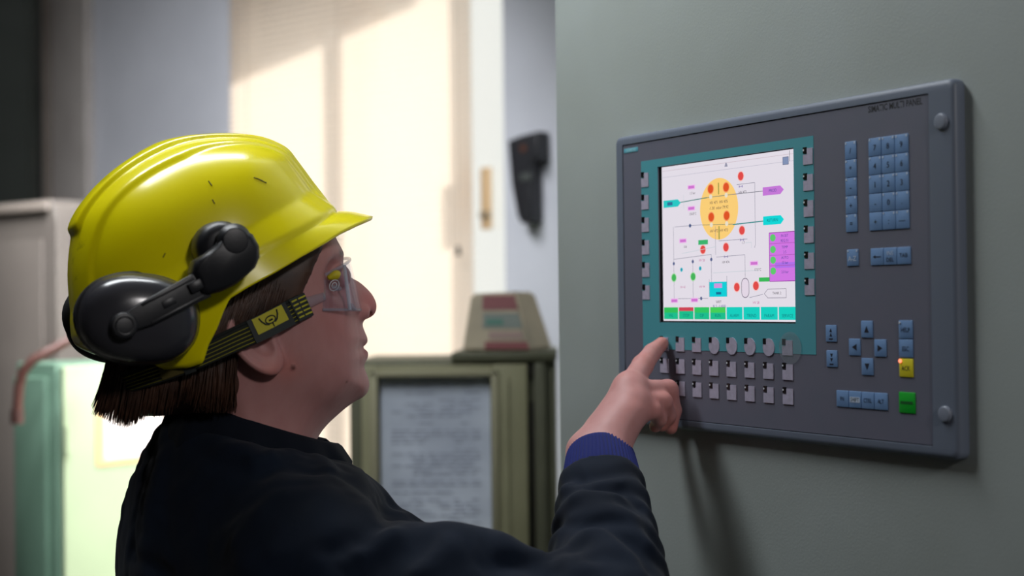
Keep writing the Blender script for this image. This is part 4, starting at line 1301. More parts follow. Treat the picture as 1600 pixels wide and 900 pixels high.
# ---- ribbed blue cuff
M_cuff = mat('cuff_blue_rib', srgb(28, 38, 104), 0.9, sheen=0.1, bump=(900, 0.3, 0.0006), spec=0.2)
c0 = CU0 - (WRI - ELB) / np.linalg.norm(WRI - ELB) * 0.010
c1 = P(938, 712, 1.428)
axc = (c1 - c0) / np.linalg.norm(c1 - c0)
sx_ = np.cross(axc, np.array([0.55, -0.83, 0.0])); 
sx_ = np.cross(np.array([0.0, 1.0, 0.0]), axc); sx_ /= np.linalg.norm(sx_)
sy_ = np.cross(axc, sx_)
V = []; Fc = []; nr_ = 240
prof = [(0.000, 0.0355), (0.008, 0.0375), (0.022, 0.0370), (0.036, 0.0352), (0.048, 0.0336), (0.0535, 0.0324), (0.0555, 0.0312), (0.0545, 0.0298), (0.048, 0.0292), (0.010, 0.030)]
for j, (t, r) in enumerate(prof):
    for k in range(nr_):
        a = 2 * PI * k / nr_
        rr_ = r + (0.00055 * math.cos(60 * a) if j < 6 else 0)
        V.append(c0 + axc * t + sx_ * math.cos(a) * rr_ + sy_ * math.sin(a) * rr_ * 0.93)
for j in range(len(prof) - 1):
    for k in range(nr_):
        k2 = (k + 1) % nr_
        Fc.append((j * nr_ + k, j * nr_ + k2, (j + 1) * nr_ + k2, (j + 1) * nr_ + k))
cf = MB().add(V, Fc, 0, True).build('cuff', M_cuff, jacket); cf['label'] = 'ribbed royal blue cuff'

# ---- collar: folded band round the neck
def collar():
    V = []; Fc = []; n = 96
    cen = NB + HZ * 0.030 + HF * 0.002
    for k in range(n + 1):
        ph = math.radians(-158) + math.radians(316) * k / n + PI         # 0 = front; gap at the front
        cu, sl = math.cos(ph), math.sin(ph)
        back = (1 - cu) / 2
        zt = 0.036 * back ** 1.2 - 0.012 * (1 - back)
        out = HF * cu * 1.0 + HL * sl
        ra = 0.066 if True else 0
        def pt(r, z):
            return cen + HF * cu * (r + 0.006) + HL * sl * r + HZ * (zt + z)
        wv = 0.0018 * math.sin(9 * ph) + 0.0012 * math.sin(17 * ph + 1)
        leaf = 0.036 + 0.018 * max(0, (0.25 - back)) / 0.25
        fo = 0.013 * max(0, 0.3 - back) / 0.3
        ring_ = [pt(ra - 0.002, -0.034), pt(ra - 0.004, -0.008), pt(ra - 0.002, 0.001), pt(ra + 0.002, 0.003), pt(ra + 0.006, 0.000),
                 pt(ra + 0.014 + wv, -0.014), pt(ra + 0.023 - fo + wv, -leaf), pt(ra + 0.0205 - fo + wv, -leaf - 0.0005), pt(ra + 0.010, -0.015), pt(ra + 0.002, -0.006), pt(ra + 0.0015, -0.034)]
        V += ring_
    m_ = 11
    for k in range(n):
        for j in range(m_):
            j2 = (j + 1) % m_
            Fc.append((k * m_ + j, k * m_ + j2, (k + 1) * m_ + j2, (k + 1) * m_ + j))
    Fc.append(tuple(range(m_))); Fc.append(tuple(n * m_ + j for j in range(m_))[::-1])
    return MB().add(V, Fc, 0, True).build('collar', M_navy2, jacket)
collar()
# small turned-up tab at the far front edge
h0_ = P(552, 745, 1.44)
MB().box((-0.009, -0.010, -0.012), (0.008, 0.010, 0.009), 0.003, mat=frame(h0_, HF * 0.93 - HZ * 0.36, HL, HZ * 0.93 + HF * 0.36)).build('button_tab', M_navy2, jacket)

# ---- trousers and shoes (below the frame)
M_trs = mat('trousers_navy', srgb(28, 36, 52), 0.85, bump=(1200, 0.2, 0.0008))
def f_trs(p):
    d = s_ell(p, HIP - HZ * 0.05, TR_, (0.125, 0.18, 0.16))
    for s in (-1, 1):
        a = HIP + HL * s * 0.085 - HZ * 0.08
        k_ = np.array([a[0] + 0.01, a[1], 0.50]) ; b = np.array([a[0] - 0.01, a[1] + s * 0.01, 0.09])
        d = smin(d, s_chain(p, [a, k_, b], [0.088, 0.066, 0.056], 0.03), 0.04)
    return d + 0.003 * vnoise(p, 18, 5)
Vt, Qt = surface(f_trs, (-0.62, 1.0, 0.0), (0.12, 1.85, 1.05), 0.009, smooth=1)
mesh_obj('trousers', Vt, Qt, M_trs, person, True)
for s in (-1, 1):
    a = HIP + HL * s * 0.095; a = np.array([a[0], a[1], 0.0])
    def f_shoe(p):
        d = s_ell(p, a + HF * 0.06 + HZ * 0.045, TR_, (0.14, 0.05, 0.045))
        d = smin(d, s_cone(p, a - HF * 0.02 + HZ * 0.05, a - HF * 0.02 + HZ * 0.12, 0.05, 0.045), 0.03)
        return np.maximum(d, -p[:, 2] + 0.002)
    Vs, Qs = surface(f_shoe, a - 0.22, a + 0.26, 0.007, smooth=1)
    mesh_obj('shoe', Vs, Qs, mat('shoe_black', srgb(26, 26, 28), 0.5), person, True)
# ================================================================== hard hat
def flat_curve(pts, x):
    pts = sorted(pts); xs = [a for a, _ in pts]; ys = [b for _, b in pts]
    return np.interp(x, xs, ys)
HO = HP(330, 430)                                   # origin of the hat's frame
HA = math.radians(27.3)
HU = HF * math.cos(HA) + HZ * math.sin(HA)          # front of the hat
HW = -HF * math.sin(HA) + HZ * math.cos(HA)         # crown direction
HTM = frame(HO, HU, HL, HW)
def hh(px, py, lat=0.0):
    q = HP(px, py, lat) - HO
    return np.array([q @ HU, q @ HW])
OUTER = [(517, 331), (503, 314), (480, 284), (467, 266), (455, 250), (446, 236), (435, 227), (418, 219), (400, 214), (375, 211), (350, 210), (320, 210.5), (290, 213), (262, 218), (240, 225), (218, 237), (200, 249),
         (182, 261), (165, 275), (146, 293), (130, 312), (117, 330), (108, 348), (103, 366), (100, 385), (98, 405), (97, 430), (98, 452), (100, 475), (104, 505), (112, 530)]
oc_ = np.array([hh(*p) for p in OUTER])
# resample the outline finely
seg_ = np.concatenate([[0], np.cumsum(np.linalg.norm(np.diff(oc_, axis=0), axis=1))])
tt_ = np.linspace(0, seg_[-1], 400)
ou = np.interp(tt_, seg_, oc_[:, 0]); ow = np.interp(tt_, seg_, oc_[:, 1])
ker = np.exp(-0.5 * (np.arange(-8, 9) / 4.0) ** 2); ker /= ker.sum()
ou = np.convolve(np.pad(ou, 8, mode='edge'), ker, 'valid'); ow = np.convolve(np.pad(ow, 8, mode='edge'), ker, 'valid')
ktop = int(np.argmax(ow)); WT = float(ow[ktop]); UT = float(ou[ktop])
w_base = float(hh(517, 331)[1])
def uf(w): return np.interp(w, ow[:ktop + 1], ou[:ktop + 1])
def ub(w): return np.interp(w, ow[ktop:][::-1], ou[ktop:][::-1])
HWID = 0.112
u_at = lambda px, py: hh(px, py)[0]
DROP = []
for x, y, la in ((567, 343, 0), (545, 353, -0.03), (524, 365, -0.062), (502, 380, -0.078), (465, 402, -0.095), (427, 426, -0.107), (390, 447, -0.113), (354, 469, -0.116), (342, 490, -0.116), (328, 520, -0.116), (310, 549, -0.114), (290, 565, -0.112),
                 (262, 576, -0.110), (215, 583, -0.10), (164, 586, -0.075), (147, 552, -0.03)):
    q = hh(x, y, la); DROP.append((q[0], w_base - q[1] + (0.009 if x < 295 else 0.0)))
DROP.append((DROP[-1][0] - 0.02, DROP[-1][1]))
def shell_pt(az, w):
    """point of the dome at height w (hat frame)"""
    c, s = math.cos(az), math.sin(az)
    a = (uf(w) if c > 0 else -ub(w)) + (-UT if c > 0 else UT)
    f = (w - w_base) / (WT - w_base)
    hw_ = HWID * max(0.0, 1 - max(f, 0) ** 2.35) ** 0.5
    e = 2 / 2.25
    cu = math.copysign(abs(c) ** e, c); sv = math.copysign(abs(s) ** e, s)
    return UT + a * cu, hw_ * sv
def ridge(u, v, w):
    """raised ribs that run over the crown"""
    f = max(0.0, min(1.0, (w - w_base) / (WT - w_base)))
    fr = 1 / (1 + math.exp(-max(-30, min(30, (w - 0.094) / 0.0009)))) if u < UT - 0.04 else 1.0      # the middle rib ends at the back
    av = abs(v)
    narrow = 1 - 0.45 * max(0, min(1, (u - 0.02) / 0.10))                  # ribs converge towards the front
    st = lambda x, e_: 1 / (1 + math.exp((x) / e_))
    r = 0.0048 * st(av - 0.034 * narrow, 0.0010) * fr
    r += 0.0034 * st(av - 0.060 * narrow, 0.0012)
    g_ = max(0, min(1, (f - 0.04) / 0.18))
    return r * g_ - 0.0082 * g_
NA, NS, NK = 288, 74, 12
V = []; grid = []
for j in range(NK + NS + 1):
    row = []
    for i in range(NA):
        az = 2 * PI * i / NA
        if j < NK:                                   # brim, from its edge up to the dome
            t = 1 - j / NK
            u, v = shell_pt(az, w_base)
            front = max(0.0, math.cos(az))
            e = 0.0035 + 0.0060 * max(0, math.cos(az)) + 0.022 * front ** 5
            n = math.hypot(u - UT, v); nx, ny = (u - UT) / n, v / n
            uu = u + nx * e * t ** (1.0 + 0.3 * front); vv_ = v + ny * e * t
            dr = flat_curve(DROP, u + nx * e)
            w = w_base - dr * t + 0.004 * math.sin(PI * t) * front ** 2
            if math.cos(az) < 0:                     # the back skirt follows the head
                k = min(1, -math.cos(az))
                uu += 0.028 * k * t ** 1.3
        else:
            s = (j - NK) / NS
            w = w_base + (WT - w_base) * math.sin(s * PI / 2) ** 1.0
            u, v = shell_pt(az, min(w, WT - 1e-6))
            r = ridge(u, v, w)
            n = np.array([(u - UT) / 0.14 ** 2, v / 0.11 ** 2, (w - w_base) / 0.13 ** 2]); n /= max(np.linalg.norm(n), 1e-6)
            uu, vv_, w = u + n[0] * r, v + n[1] * r, w + n[2] * r
            # keystone panel on the front
            fp = math.exp(-(abs(vv_) / 0.050) ** 14) * (1 / (1 + math.exp(-(math.cos(az) - 0.72) / 0.02))) * math.exp(-((s - 0.18) / 0.22) ** 6)
            uu += 0.0022 * fp
        row.append(len(V)); V.append((uu, vv_, w))
    grid.append(row)
Fc = []
for j in range(NK + NS):
    for i in range(NA):
        i2 = (i + 1) % NA
        Fc.append((grid[j][i], grid[j][i2], grid[j + 1][i2], grid[j + 1][i]))
Fc.append(tuple(grid[-1]))
M_hat = mat('hat_yellow_plastic', srgb(255, 242, 2), 0.24, coat=0.35, spec=0.45, noise=(9, srgb(248, 232, 2), 0.8))
nt = M_hat.node_tree; b = nt.nodes['Principled BSDF']
# scuffs
n1 = nt.nodes.new('ShaderNodeTexNoise'); n1.inputs['Scale'].default_value = 22; n1.inputs['Detail'].default_value = 8
mp = nt.nodes.new('ShaderNodeMapRange'); mp.inputs['From Min'].default_value = 0.66; mp.inputs['From Max'].default_value = 0.76; mp.inputs['To Max'].default_value = 0.55
tcn = nt.nodes.new('ShaderNodeTexCoord'); mpn = nt.nodes.new('ShaderNodeMapping'); mpn.inputs['Scale'].default_value = (0.7, 1, 2.2)
nt.links.new(tcn.outputs['Object'], mpn.inputs[0]); nt.links.new(mpn.outputs[0], n1.inputs['Vector']); nt.links.new(n1.outputs['Fac'], mp.inputs[0])
prev = b.inputs['Base Color'].links[0].from_socket
mxs = nt.nodes.new('ShaderNodeMix'); mxs.data_type = 'RGBA'; mxs.inputs[7].default_value = srgb(120, 112, 20)
nt.links.new(mp.outputs[0], mxs.inputs[0]); nt.links.new(prev, mxs.inputs[6]); nt.links.new(mxs.outputs[2], b.inputs['Base Color'])

hat = thing('hard_hat', 'yellow hard hat with raised ribs and black ear muffs worn by the person', 'hard hat', HTM)
bm = bmesh.new(); bv = [bm.verts.new(v) for v in V]
for f_ in Fc: bm.faces.new([bv[i] for i in f_])
bmesh.ops.recalc_face_normals(bm, faces=bm.faces[:])
big = max(bm.faces, key=lambda f: f.calc_center_median().z)
if big.normal.z < 0: bmesh.ops.reverse_faces(bm, faces=bm.faces[:])
shell = MB().bm(bm, 0, True).build('shell', M_hat, hat, local=True, sharp=False)
so_ = shell.modifiers.new('thickness', 'SOLIDIFY'); so_.thickness = 0.0024; so_.offset = -1.0
bpy.context.view_layer.update()
# thin dark scuff marks on the shell
M_scuff = mat('scuff_dark', srgb(112, 104, 20), 0.6)
VW = np.array([list(HTM @ Vector(v)) for v in V])
VPX = np.array([proj(p) for p in VW]); VN = np.array(V)[:, 1] < -0.02
def near_vert(px, py):
    d = (VPX[:, 0] - px) ** 2 + (VPX[:, 1] - py) ** 2
    d[~VN] = 1e9
    k = np.argsort(d)[:4]; w = 1 / (d[k] + 0.3)
    return (VW[k] * w[:, None]).sum(0) / w.sum() - ray(px, py) * 0.0002
for pts_ in ([(396, 277), (404, 280), (412, 283)], [(407, 281), (416, 286)], [(326, 283), (331, 290)], [(332, 312), (335, 318)], [(254, 402), (259, 395)]):
    MB().tube([Vector(near_vert(*p)) for p in pts_], 0.0006, 6).build('scuff_mark', M_scuff, hat)
# inner harness: head band and sweat pad
M_blk = mat('black_plastic', srgb(30, 31, 36), 0.38, bump=(300, 0.1, 0.0005))
M_pad = mat('sweat_pad_black', srgb(24, 24, 28), 0.8)
hb = MB(); Vb2 = []; Fb2 = []; n_ = 96
for k in range(n_):
    a = 2 * PI * k / n_
    cu, sv = math.cos(a), math.sin(a)
    for dw, dr in ((-0.035, 0.0), (-0.004, 0.001), (-0.004, 0.004), (-0.035, 0.003)):
        u = UT - 0.006 + (0.098 + dr) * cu; v = (0.084 + dr) * sv
        tlt = -0.004 * cu + (-0.004)
        if dw < -0.02: dw = -0.010 - 0.026 * max(0, cu) ** 1.4
        Vb2.append((u, v, w_base + dw + tlt + 0.004))
for k in range(n_):
    for j in range(4):
        Fb2.append((k * 4 + j, k * 4 + (j + 1) % 4, ((k + 1) % n_) * 4 + (j + 1) % 4, ((k + 1) % n_) * 4 + j))
hb.add(Vb2, Fb2, 0, True).build('head_band', M_pad, hat, local=True)

# ---- ear muffs
M_cup = mat('cup_dark_grey', srgb(58, 58, 64), 0.24, coat=0.3, bump=(500, 0.06, 0.0004))
M_cupe = mat('cup_black_edge', srgb(22, 22, 26), 0.4)
HTI = np.linalg.inv(np.array(HTM))
def hloc(p):
    return Vector((HTI @ np.append(np.array(p), 1.0))[:3])
def muff(sd):
    """sd = -1 near side, +1 far side; built in the hat's frame"""
    def L(px, py, lat):
        q = hloc(HP(px, py, lat if sd < 0 else lat))
        return q
    def X(p, sgn=sd):
        return Vector((p[0], p[1] if sgn < 0 else -p[1], p[2]))
    # axes of the cup outline in the image: long axis roughly horizontal
    c = L(218, 498, -0.120)
    ax = (L(260, 500, -0.120) - L(160, 492, -0.120)); ax.y = 0; ax.normalize()
    ay = Vector((-ax.z, 0, ax.x))
    if ay.z < 0: ay = -ay
    prof = [(-0.030, 0.90), (-0.026, 1.0), (-0.010, 1.02), (-0.004, 1.015), (0.001, 0.985), (0.010, 0.955), (0.018, 0.89), (0.024, 0.78), (0.028, 0.62), (0.0302, 0.42), (0.031, 0.2), (0.0313, 0.0)]
    A, B = 0.0500, 0.0380
    V = []; Fc = []; n = 96
    for y, k in prof:
        for i in range(n):
            t = 2 * PI * i / n
            ct, st_ = math.cos(t), math.sin(t)
            e = 2 / 2.35
            x = A * k * math.copysign(abs(ct) ** e, ct); z = B * k * math.copysign(abs(st_) ** e, st_)
            x *= 1 + 0.05 * st_ * 0
            V.append(X(c + ax * x + ay * z + Vector((0, -y + (0.012 if sd > 0 else 0), -0.008 if sd > 0 else 0))))
    for j in range(len(prof) - 1):
        for i in range(n):
            i2 = (i + 1) % n
            Fc.append((j * n + i, j * n + i2, (j + 1) * n + i2, (j + 1) * n + i))
    mi = [1 if j < 4 else 0 for j in range(len(prof) - 1) for i in range(n)]
    m_ = MB(); m_.add(V, Fc, 0, True); m_.m = mi
    cup = m_.build('ear_cup', [M_cup, M_cupe], hat, local=True, sharp=False)
    # cushion behind the cup
    pts = []
    for i in range(49):
        t = 2 * PI * i / 48
        pts.append(X(c + ax * 0.040 * math.cos(t) + ay * 0.029 * math.sin(t) + Vector((0, 0.036, 0))))
    MB().tube(pts, 0.012, 12, cap=False).build('cushion', M_pad, cup, local=True)
    # raised line round the cup face
    # lever arm
    k0 = L(193, 509, -0.153); k1 = L(312, 447, -0.149)
    d = (k1 - k0); l = d.length; d.normalize(); up = Vector((-d.z, 0, d.x)); up.normalize()
    if up.z < 0: up = -up
    sdv = d.cross(up)
    if sdv.y > 0: sdv = -sdv
    Mx = Matrix.Identity(4)
    for i_ in range(3):
        Mx[i_][0] = d[i_]; Mx[i_][1] = -sdv[i_]; Mx[i_][2] = up[i_]; Mx[i_][3] = k0[i_]
    flip = Matrix.Diagonal((1, -1 if sd > 0 else 1, 1, 1))
    arm = MB()
    arm.prism([(0.006, -0.0075), (l * 0.30, -0.0105), (l + 0.004, -0.0120), (l + 0.004, 0.0120), (l * 0.30, 0.0105), (0.006, 0.0085)], -0.004, 0.004, mat=flip @ Mx, bev=0.0012)
    for zz in (-0.0085, 0.0085):
        arm.box((0.020, -0.0056, zz - 0.0012), (l - 0.002, -0.004, zz + 0.0012), 0.0004, mat=flip @ Mx)
    arm.box((l * 0.50, -0.0052, -0.003), (l * 0.66, -0.004, 0.003), 0.0004, mat=flip @ Mx)
    arm = arm.build('muff_arm', M_blk, hat, local=True)
    kn = MB().cyl((0, -0.0075, 0), (0, 0.006, 0), 0.0105, 0.0112, 32, bev=0.0015, mat=flip @ Mx)
    kn.tube([(0.0072 * math.cos(2 * PI * i / 32), -0.0076, 0.0072 * math.sin(2 * PI * i / 32)) for i in range(33)], 0.0008, 8, cap=False, mat=flip @ Mx)
    kn.build('pivot_knob', M_blk, arm, local=True)
    # mount block on the hat: bevelled body and round boss behind it
    mo = MB()
    mb_ = [(297, 427), (302, 408), (320, 396), (337, 382), (345, 368), (362, 358), (378, 358), (394, 366), (404, 384), (405, 402), (398, 418), (388, 428), (366, 446), (345, 456), (322, 463), (311, 460), (306, 440)]
    p3 = [L(x, y, -0.148) for x, y in mb_]
    yc = sum(p.y for p in p3) / len(p3)
    bm = bmesh.new()
    n = len(p3); ctr = sum(p3, Vector()) / n
    lay_ = []
    for y, k in ((-0.011, 0.80), (-0.0095, 0.90), (-0.004, 0.99), (0.004, 1.0), (0.024, 0.97)):
        lay_.append([bm.verts.new(X(ctr + (p - ctr) * k + Vector((0, y, 0)))) for p in p3])
    for a_, b_ in zip(lay_, lay_[1:]):
        for i in range(n):
            bm.faces.new((a_[i], a_[(i + 1) % n], b_[(i + 1) % n], b_[i]))
    bm.faces.new(lay_[0][::-1]); bm.faces.new(lay_[-1])
    bmesh.ops.recalc_face_normals(bm, faces=bm.faces[:])
    mo.bm(bm, 0, True)
    mount = mo.build('arm_mount', M_blk, hat, local=True)
    bs = L(348, 386, -0.136)
    bo = MB(); V = []; Fc = []; n = 40
    for y, r in ((0.026, 0.0228), (0.006, 0.0224), (0.000, 0.0208), (-0.004, 0.0175), (-0.006, 0.013), (-0.007, 0.0)):
        for i in range(n):
            t = 2 * PI * i / n
            V.append(X(bs + Vector((r * math.cos(t), y, r * math.sin(t)))))
    for j in range(5):
        for i in range(n):
            Fc.append((j * n + i, j * n + (i + 1) % n, (j + 1) * n + (i + 1) % n, (j + 1) * n + i))
    bo.add(V, Fc, 0, True).build('boss', M_blk, mount, local=True)
    # round facet on the face of the block, and the small clasp below it
    fc_ = L(368, 376, -0.158)
    MB().cyl(X(fc_ + Vector((0, -0.0014, 0))), X(fc_ + Vector((0, 0.006, 0))), 0.0105, 0.0150, 28, bev=0.0008).build('facet', M_blk, mount, local=True)
    cl_ = L(305, 447, -0.152)
    MB().box(X(cl_) - Vector((0.006, 0.006, 0.0045)), X(cl_) + Vector((0.006, 0.006, 0.0045)), 0.0012).build('clasp', M_blk, mount, local=True)
muff(-1)
muff(1)

# ================================================================== goggles
M_lens = bpy.data.materials.new('clear_lens'); M_lens.use_nodes = True
nt = M_lens.node_tree; nt.nodes.clear()
tr = nt.nodes.new('ShaderNodeBsdfTransparent'); tr.inputs[0].default_value = (0.94, 0.95, 0.98, 1)
gl = nt.nodes.new('ShaderNodeBsdfGlossy'); gl.inputs['Roughness'].default_value = 0.06; gl.inputs[0].default_value = (0.9, 0.95, 1, 1)
fr = nt.nodes.new('ShaderNodeFresnel'); fr.inputs[0].default_value = 1.35
ad = nt.nodes.new('ShaderNodeMath'); ad.operation = 'ADD'; ad.inputs[1].default_value = 0.03
mx = nt.nodes.new('ShaderNodeMixShader'); o_ = nt.nodes.new('ShaderNodeOutputMaterial')
nt.links.new(fr.outputs[0], ad.inputs[0]); mx.inputs[0].default_value = 0.07
nt.links.new(tr.outputs[0], mx.inputs[1]); nt.links.new(gl.outputs[0], mx.inputs[2]); nt.links.new(mx.outputs[0], o_.inputs[0])
M_gfr = mat('goggle_frame_clear_grey', srgb(170, 178, 196), 0.25, alpha=0.35, spec=0.6)
M_gglint = mat('goggle_edge_glint', srgb(214, 222, 238), 0.2, alpha=0.55, spec=0.7)
gog = thing('safety_goggles', 'clear wrap-around safety goggles with a striped elastic strap over the ear', 'goggles', frame(HP(545, 440), HF, HL, HZ))
t0_, t1_ = H2(537, 404), H2(556, 484)           # front of the lens, top and bottom
s0_, s1_ = H2(482, 432), H2(478, 484)           # where the side shields end
def gpt(t, ph, off=0.0):
    """t 0 top..1 bottom, ph -90 (near temple)..90"""
    fr_ = t0_ + (t1_ - t0_) * t; sd_ = s0_ + (s1_ - s0_) * t
    c = max(0.0, math.cos(ph)); s = math.sin(ph)
    k = c ** 0.62
    q = sd_ + (fr_ - sd_) * k
    nose = math.exp(-(s / 0.16) ** 2) * max(0, t - 0.55) * 0.045     # cut-out over the nose
    q = q + np.array([0.0, nose])
    return HC0 + HF * (q[0] + off * c) + HL * s * (0.0715 + off) + HZ * q[1]
def find_g(px, py):
    best = None
    for it in range(0, 41):
        for ip in range(-89, 0):
            x, y = proj(gpt(it / 40, math.radians(ip)))
            e = (x - px) ** 2 + (y - py) ** 2
            if best is None or e < best[0]: best = (e, it / 40, -ip)
    return best[1], best[2]
EM_T, EM_P = find_g(521, 446)
ED_P = find_g(541, 446)[1]; YL_P = find_g(506, 420)[1]; YR_P = find_g(528, 413)[1]
nt_, np_ = 14, 80
V = []; Fc = []
for i in range(nt_ + 1):
    for k in range(np_ + 1):
        V.append(gpt(i / nt_, math.radians(-90 + 180 * k / np_)))
for i in range(nt_):
    for k in range(np_):
        a = i * (np_ + 1) + k
        Fc.append((a, a + 1, a + np_ + 2, a + np_ + 1))
lens = MB().add(V, Fc, 0, True).build('lens', M_lens, gog, sharp=False)
so_ = lens.modifiers.new('thickness', 'SOLIDIFY'); so_.thickness = 0.0018; so_.offset = 0
edge = [gpt(0, math.radians(-90 + 180 * k / 60)) for k in range(61)]
MB().tube(edge, 0.0016, 8).build('top_rim', M_gfr, gog)
edge = [gpt(1, math.radians(-90 + 180 * k / 60)) for k in range(61)]
MB().tube(edge, 0.0013, 8).build('bottom_rim', M_gfr, gog)
# upright edge where lens meets side shield, its highlight put in as pale colour
for sgn in (-1, 1):
    MB().tube([gpt(k / 10, math.radians(ED_P * sgn), 0.0012) for k in range(11)], 0.0016, 8).build('lens_edge_glint', M_gglint, gog)
    # moulded lugs low and high on the side shield
    for t_, p_ in ((0.45, 84), (0.93, 66)):
        a_ = gpt(t_, math.radians(p_ * sgn), 0.001)
        MB().tube([gpt(t_ - 0.06, math.radians((p_ + 3) * sgn), 0.001), a_, gpt(t_ + 0.05, math.radians((p_ - 6) * sgn), 0.001)], [0.0016, 0.0032, 0.0016], 8).build('moulded_lug', M_gfr, gog)
    # upper foam strip
    MB().tube([gpt(0.13, math.radians(a * sgn), -0.001) for a in (YL_P, YL_P * 0.75 + YR_P * 0.25, (YL_P + YR_P) / 2, YL_P * 0.25 + YR_P * 0.75, YR_P)], [0.0020, 0.0040, 0.0048, 0.0042, 0.0022], 10).build('yellow_insert', mat('insert_yellow', srgb(214, 196, 30), 0.5), gog)
    # round moulded mark
    c_ = gpt(EM_T, math.radians(EM_P * sgn), 0.0018); ux = gpt(EM_T, math.radians((EM_P - 3) * sgn), 0.0018) - c_; ux /= np.linalg.norm(ux)
    uz = gpt(EM_T - 0.05, math.radians(EM_P * sgn), 0.0018) - c_; uz /= np.linalg.norm(uz)
    mk = MB()
    for r_ in (0.0048, 0.0024):
        mk.tube([c_ + ux * r_ * math.cos(2 * PI * k / 24) + uz * r_ * math.sin(2 * PI * k / 24) for k in range(25)], 0.00045, 6, cap=False)
    mk.build('moulded_mark', mat('mark_white', srgb(214, 216, 224), 0.4), gog)
    # connector from frame to strap
    MB().tube([gpt(0.62, math.radians(90 * sgn)), HP(478, 474, sgn * 0.076) if sgn < 0 else gpt(0.62, math.radians(90 * sgn)) - HF * 0.012], [0.004, 0.0055], 10).build('strap_lug', M_gfr, gog)

# strap: a ribbon round the head
SP = [(484, 474, 19), (470, 480, 19), (445, 493, 19), (418, 507, 19), (398, 517, 19), (372, 528, 18.5), (345, 541, 18), (318, 553, 18), (288, 566, 18), (255, 578, 17.5), (225, 588, 17), (200, 597, 16)]
LATS = [-0.0745, -0.0785, -0.0840, -0.0890, -0.0915, -0.0930, -0.0930, -0.0910, -0.0870, -0.0780, -0.0700, -0.0610]
near_c = []; near_w = []
for i, ((x, y, hw_), la) in enumerate(zip(SP, LATS)):
    j0, j1 = max(0, i - 1), min(len(SP) - 1, i + 1)
    dx, dy = SP[j1][0] - SP[j0][0], SP[j1][1] - SP[j0][1]
    l_ = math.hypot(dx, dy); nx, ny = -dy / l_, dx / l_
    if ny > 0: nx, ny = -nx, -ny
    near_c.append(HP(x, y, la))
    up_ = HP(x + nx * hw_, y + ny * hw_, la) - HP(x, y, la)
    near_w.append(up_)
# dense resample; carry on round the back and along the far side
def mirror_pt(p):
    q = p - HC0; v_ = q @ HL
    return p - 2 * v_ * HL
cen = list(near_c); wid = list(near_w)
bk = HP(176, 603, -0.035); cen.append(bk); wid.append(near_w[-1])
bk2 = HP(168, 606, 0.0); cen.append(bk2); wid.append(near_w[-1])
cen += [mirror_pt(p) for p in cen[:-1][::-1]]; wid += [w - 2 * (w @ HL) * HL for w in wid[:-1][::-1]]
cen = np.array(cen); wid = np.array(wid)
tq = np.concatenate([[0], np.cumsum(np.linalg.norm(np.diff(cen, axis=0), axis=1))])
ts = np.linspace(0, tq[-1], 220)
def spl(A):
    out = np.zeros((len(ts), 3))
    for d in range(3):
        out[:, d] = np.interp(ts, tq, A[:, d])
    k = np.exp(-0.5 * (np.arange(-6, 7) / 2.5) ** 2); k /= k.sum()
    for d in range(3):
        out[:, d] = np.convolve(np.pad(out[:, d], 6, mode='edge'), k, 'valid')
    return out
cs_ = spl(cen); ws_ = spl(wid)
M_strap = mat('strap_black_elastic', srgb(26, 30, 28), 0.85, bump=(1500, 0.3, 0.0005))
M_stripe = mat('strap_yellow_thread', srgb(190, 184, 50), 0.8)
rows = 31
V = []; Fc = []; fm = []
for i in range(len(ts)):
    t_ = cs_[min(i + 1, len(ts) - 1)] - cs_[max(i - 1, 0)]
    nn = np.cross(t_, ws_[i]); nn /= np.linalg.norm(nn)
    if nn @ (cs_[i] - HBC) < 0: nn = -nn
    for j in range(rows + 1):
        a = 1 - 2 * j / rows
        V.append(cs_[i] + ws_[i] * a + nn * (0.0006 * math.sin(j * PI / 2.5)))
for i in range(len(ts) - 1):
    for j in range(rows):
        a = i * (rows + 1) + j
        Fc.append((a, a + 1, a + rows + 2, a + rows + 1))
        fm.append(1 if (j % 5 in (2,) and 3 < j < rows - 2) else 0)
st_o = MB(); st_o.add(V, Fc, 0, True); st_o.m = fm
st_o = st_o.build('elastic_strap', [M_strap, M_stripe], gog, sharp=False)
so_ = st_o.modifiers.new('thickness', 'SOLIDIFY'); so_.thickness = 0.0016; so_.offset = 0
# things printed or sewn on the strap: placed along (s = metres from the lens end, a = -1..1 across)
def on_strap(s, a, off=0.0018):
    i = int(np.clip(s / tq[-1] * (len(ts) - 1), 0, len(ts) - 2)); fr_ = np.clip(s / tq[-1] * (len(ts) - 1) - i, 0, 1)
    c = cs_[i] * (1 - fr_) + cs_[i + 1] * fr_; w = ws_[i] * (1 - fr_) + ws_[i + 1] * fr_
    nn = np.cross(cs_[i + 1] - cs_[i], w); nn /= np.linalg.norm(nn)
    if nn @ (c - HBC) < 0: nn = -nn
    return c + w * a + nn * off
def s_of(px):
    return float(np.interp(-px, [-x for x, _, _ in SP], tq[:len(SP)]))
def patch(name, s0, s1, a0, a1, m_, off, parent, nsub=10):
    V = []; Fc = []
    for i in range(nsub + 1):
        for a in (a0, a1):
            V.append(on_strap(s0 + (s1 - s0) * i / nsub, a, off))
            V.append(on_strap(s0 + (s1 - s0) * i / nsub, a, off - 0.0012))
    for i in range(nsub):
        b_ = i * 4
        Fc += [(b_, b_ + 2, b_ + 6, b_ + 4), (b_ + 1, b_ + 5, b_ + 7, b_ + 3), (b_, b_ + 4, b_ + 5, b_ + 1), (b_ + 2, b_ + 3, b_ + 7, b_ + 6)]
    Fc += [(0, 1, 3, 2), (nsub * 4, nsub * 4 + 2, nsub * 4 + 3, nsub * 4 + 1)]
    return MB().add(V, Fc, 0).build(name, m_, parent)
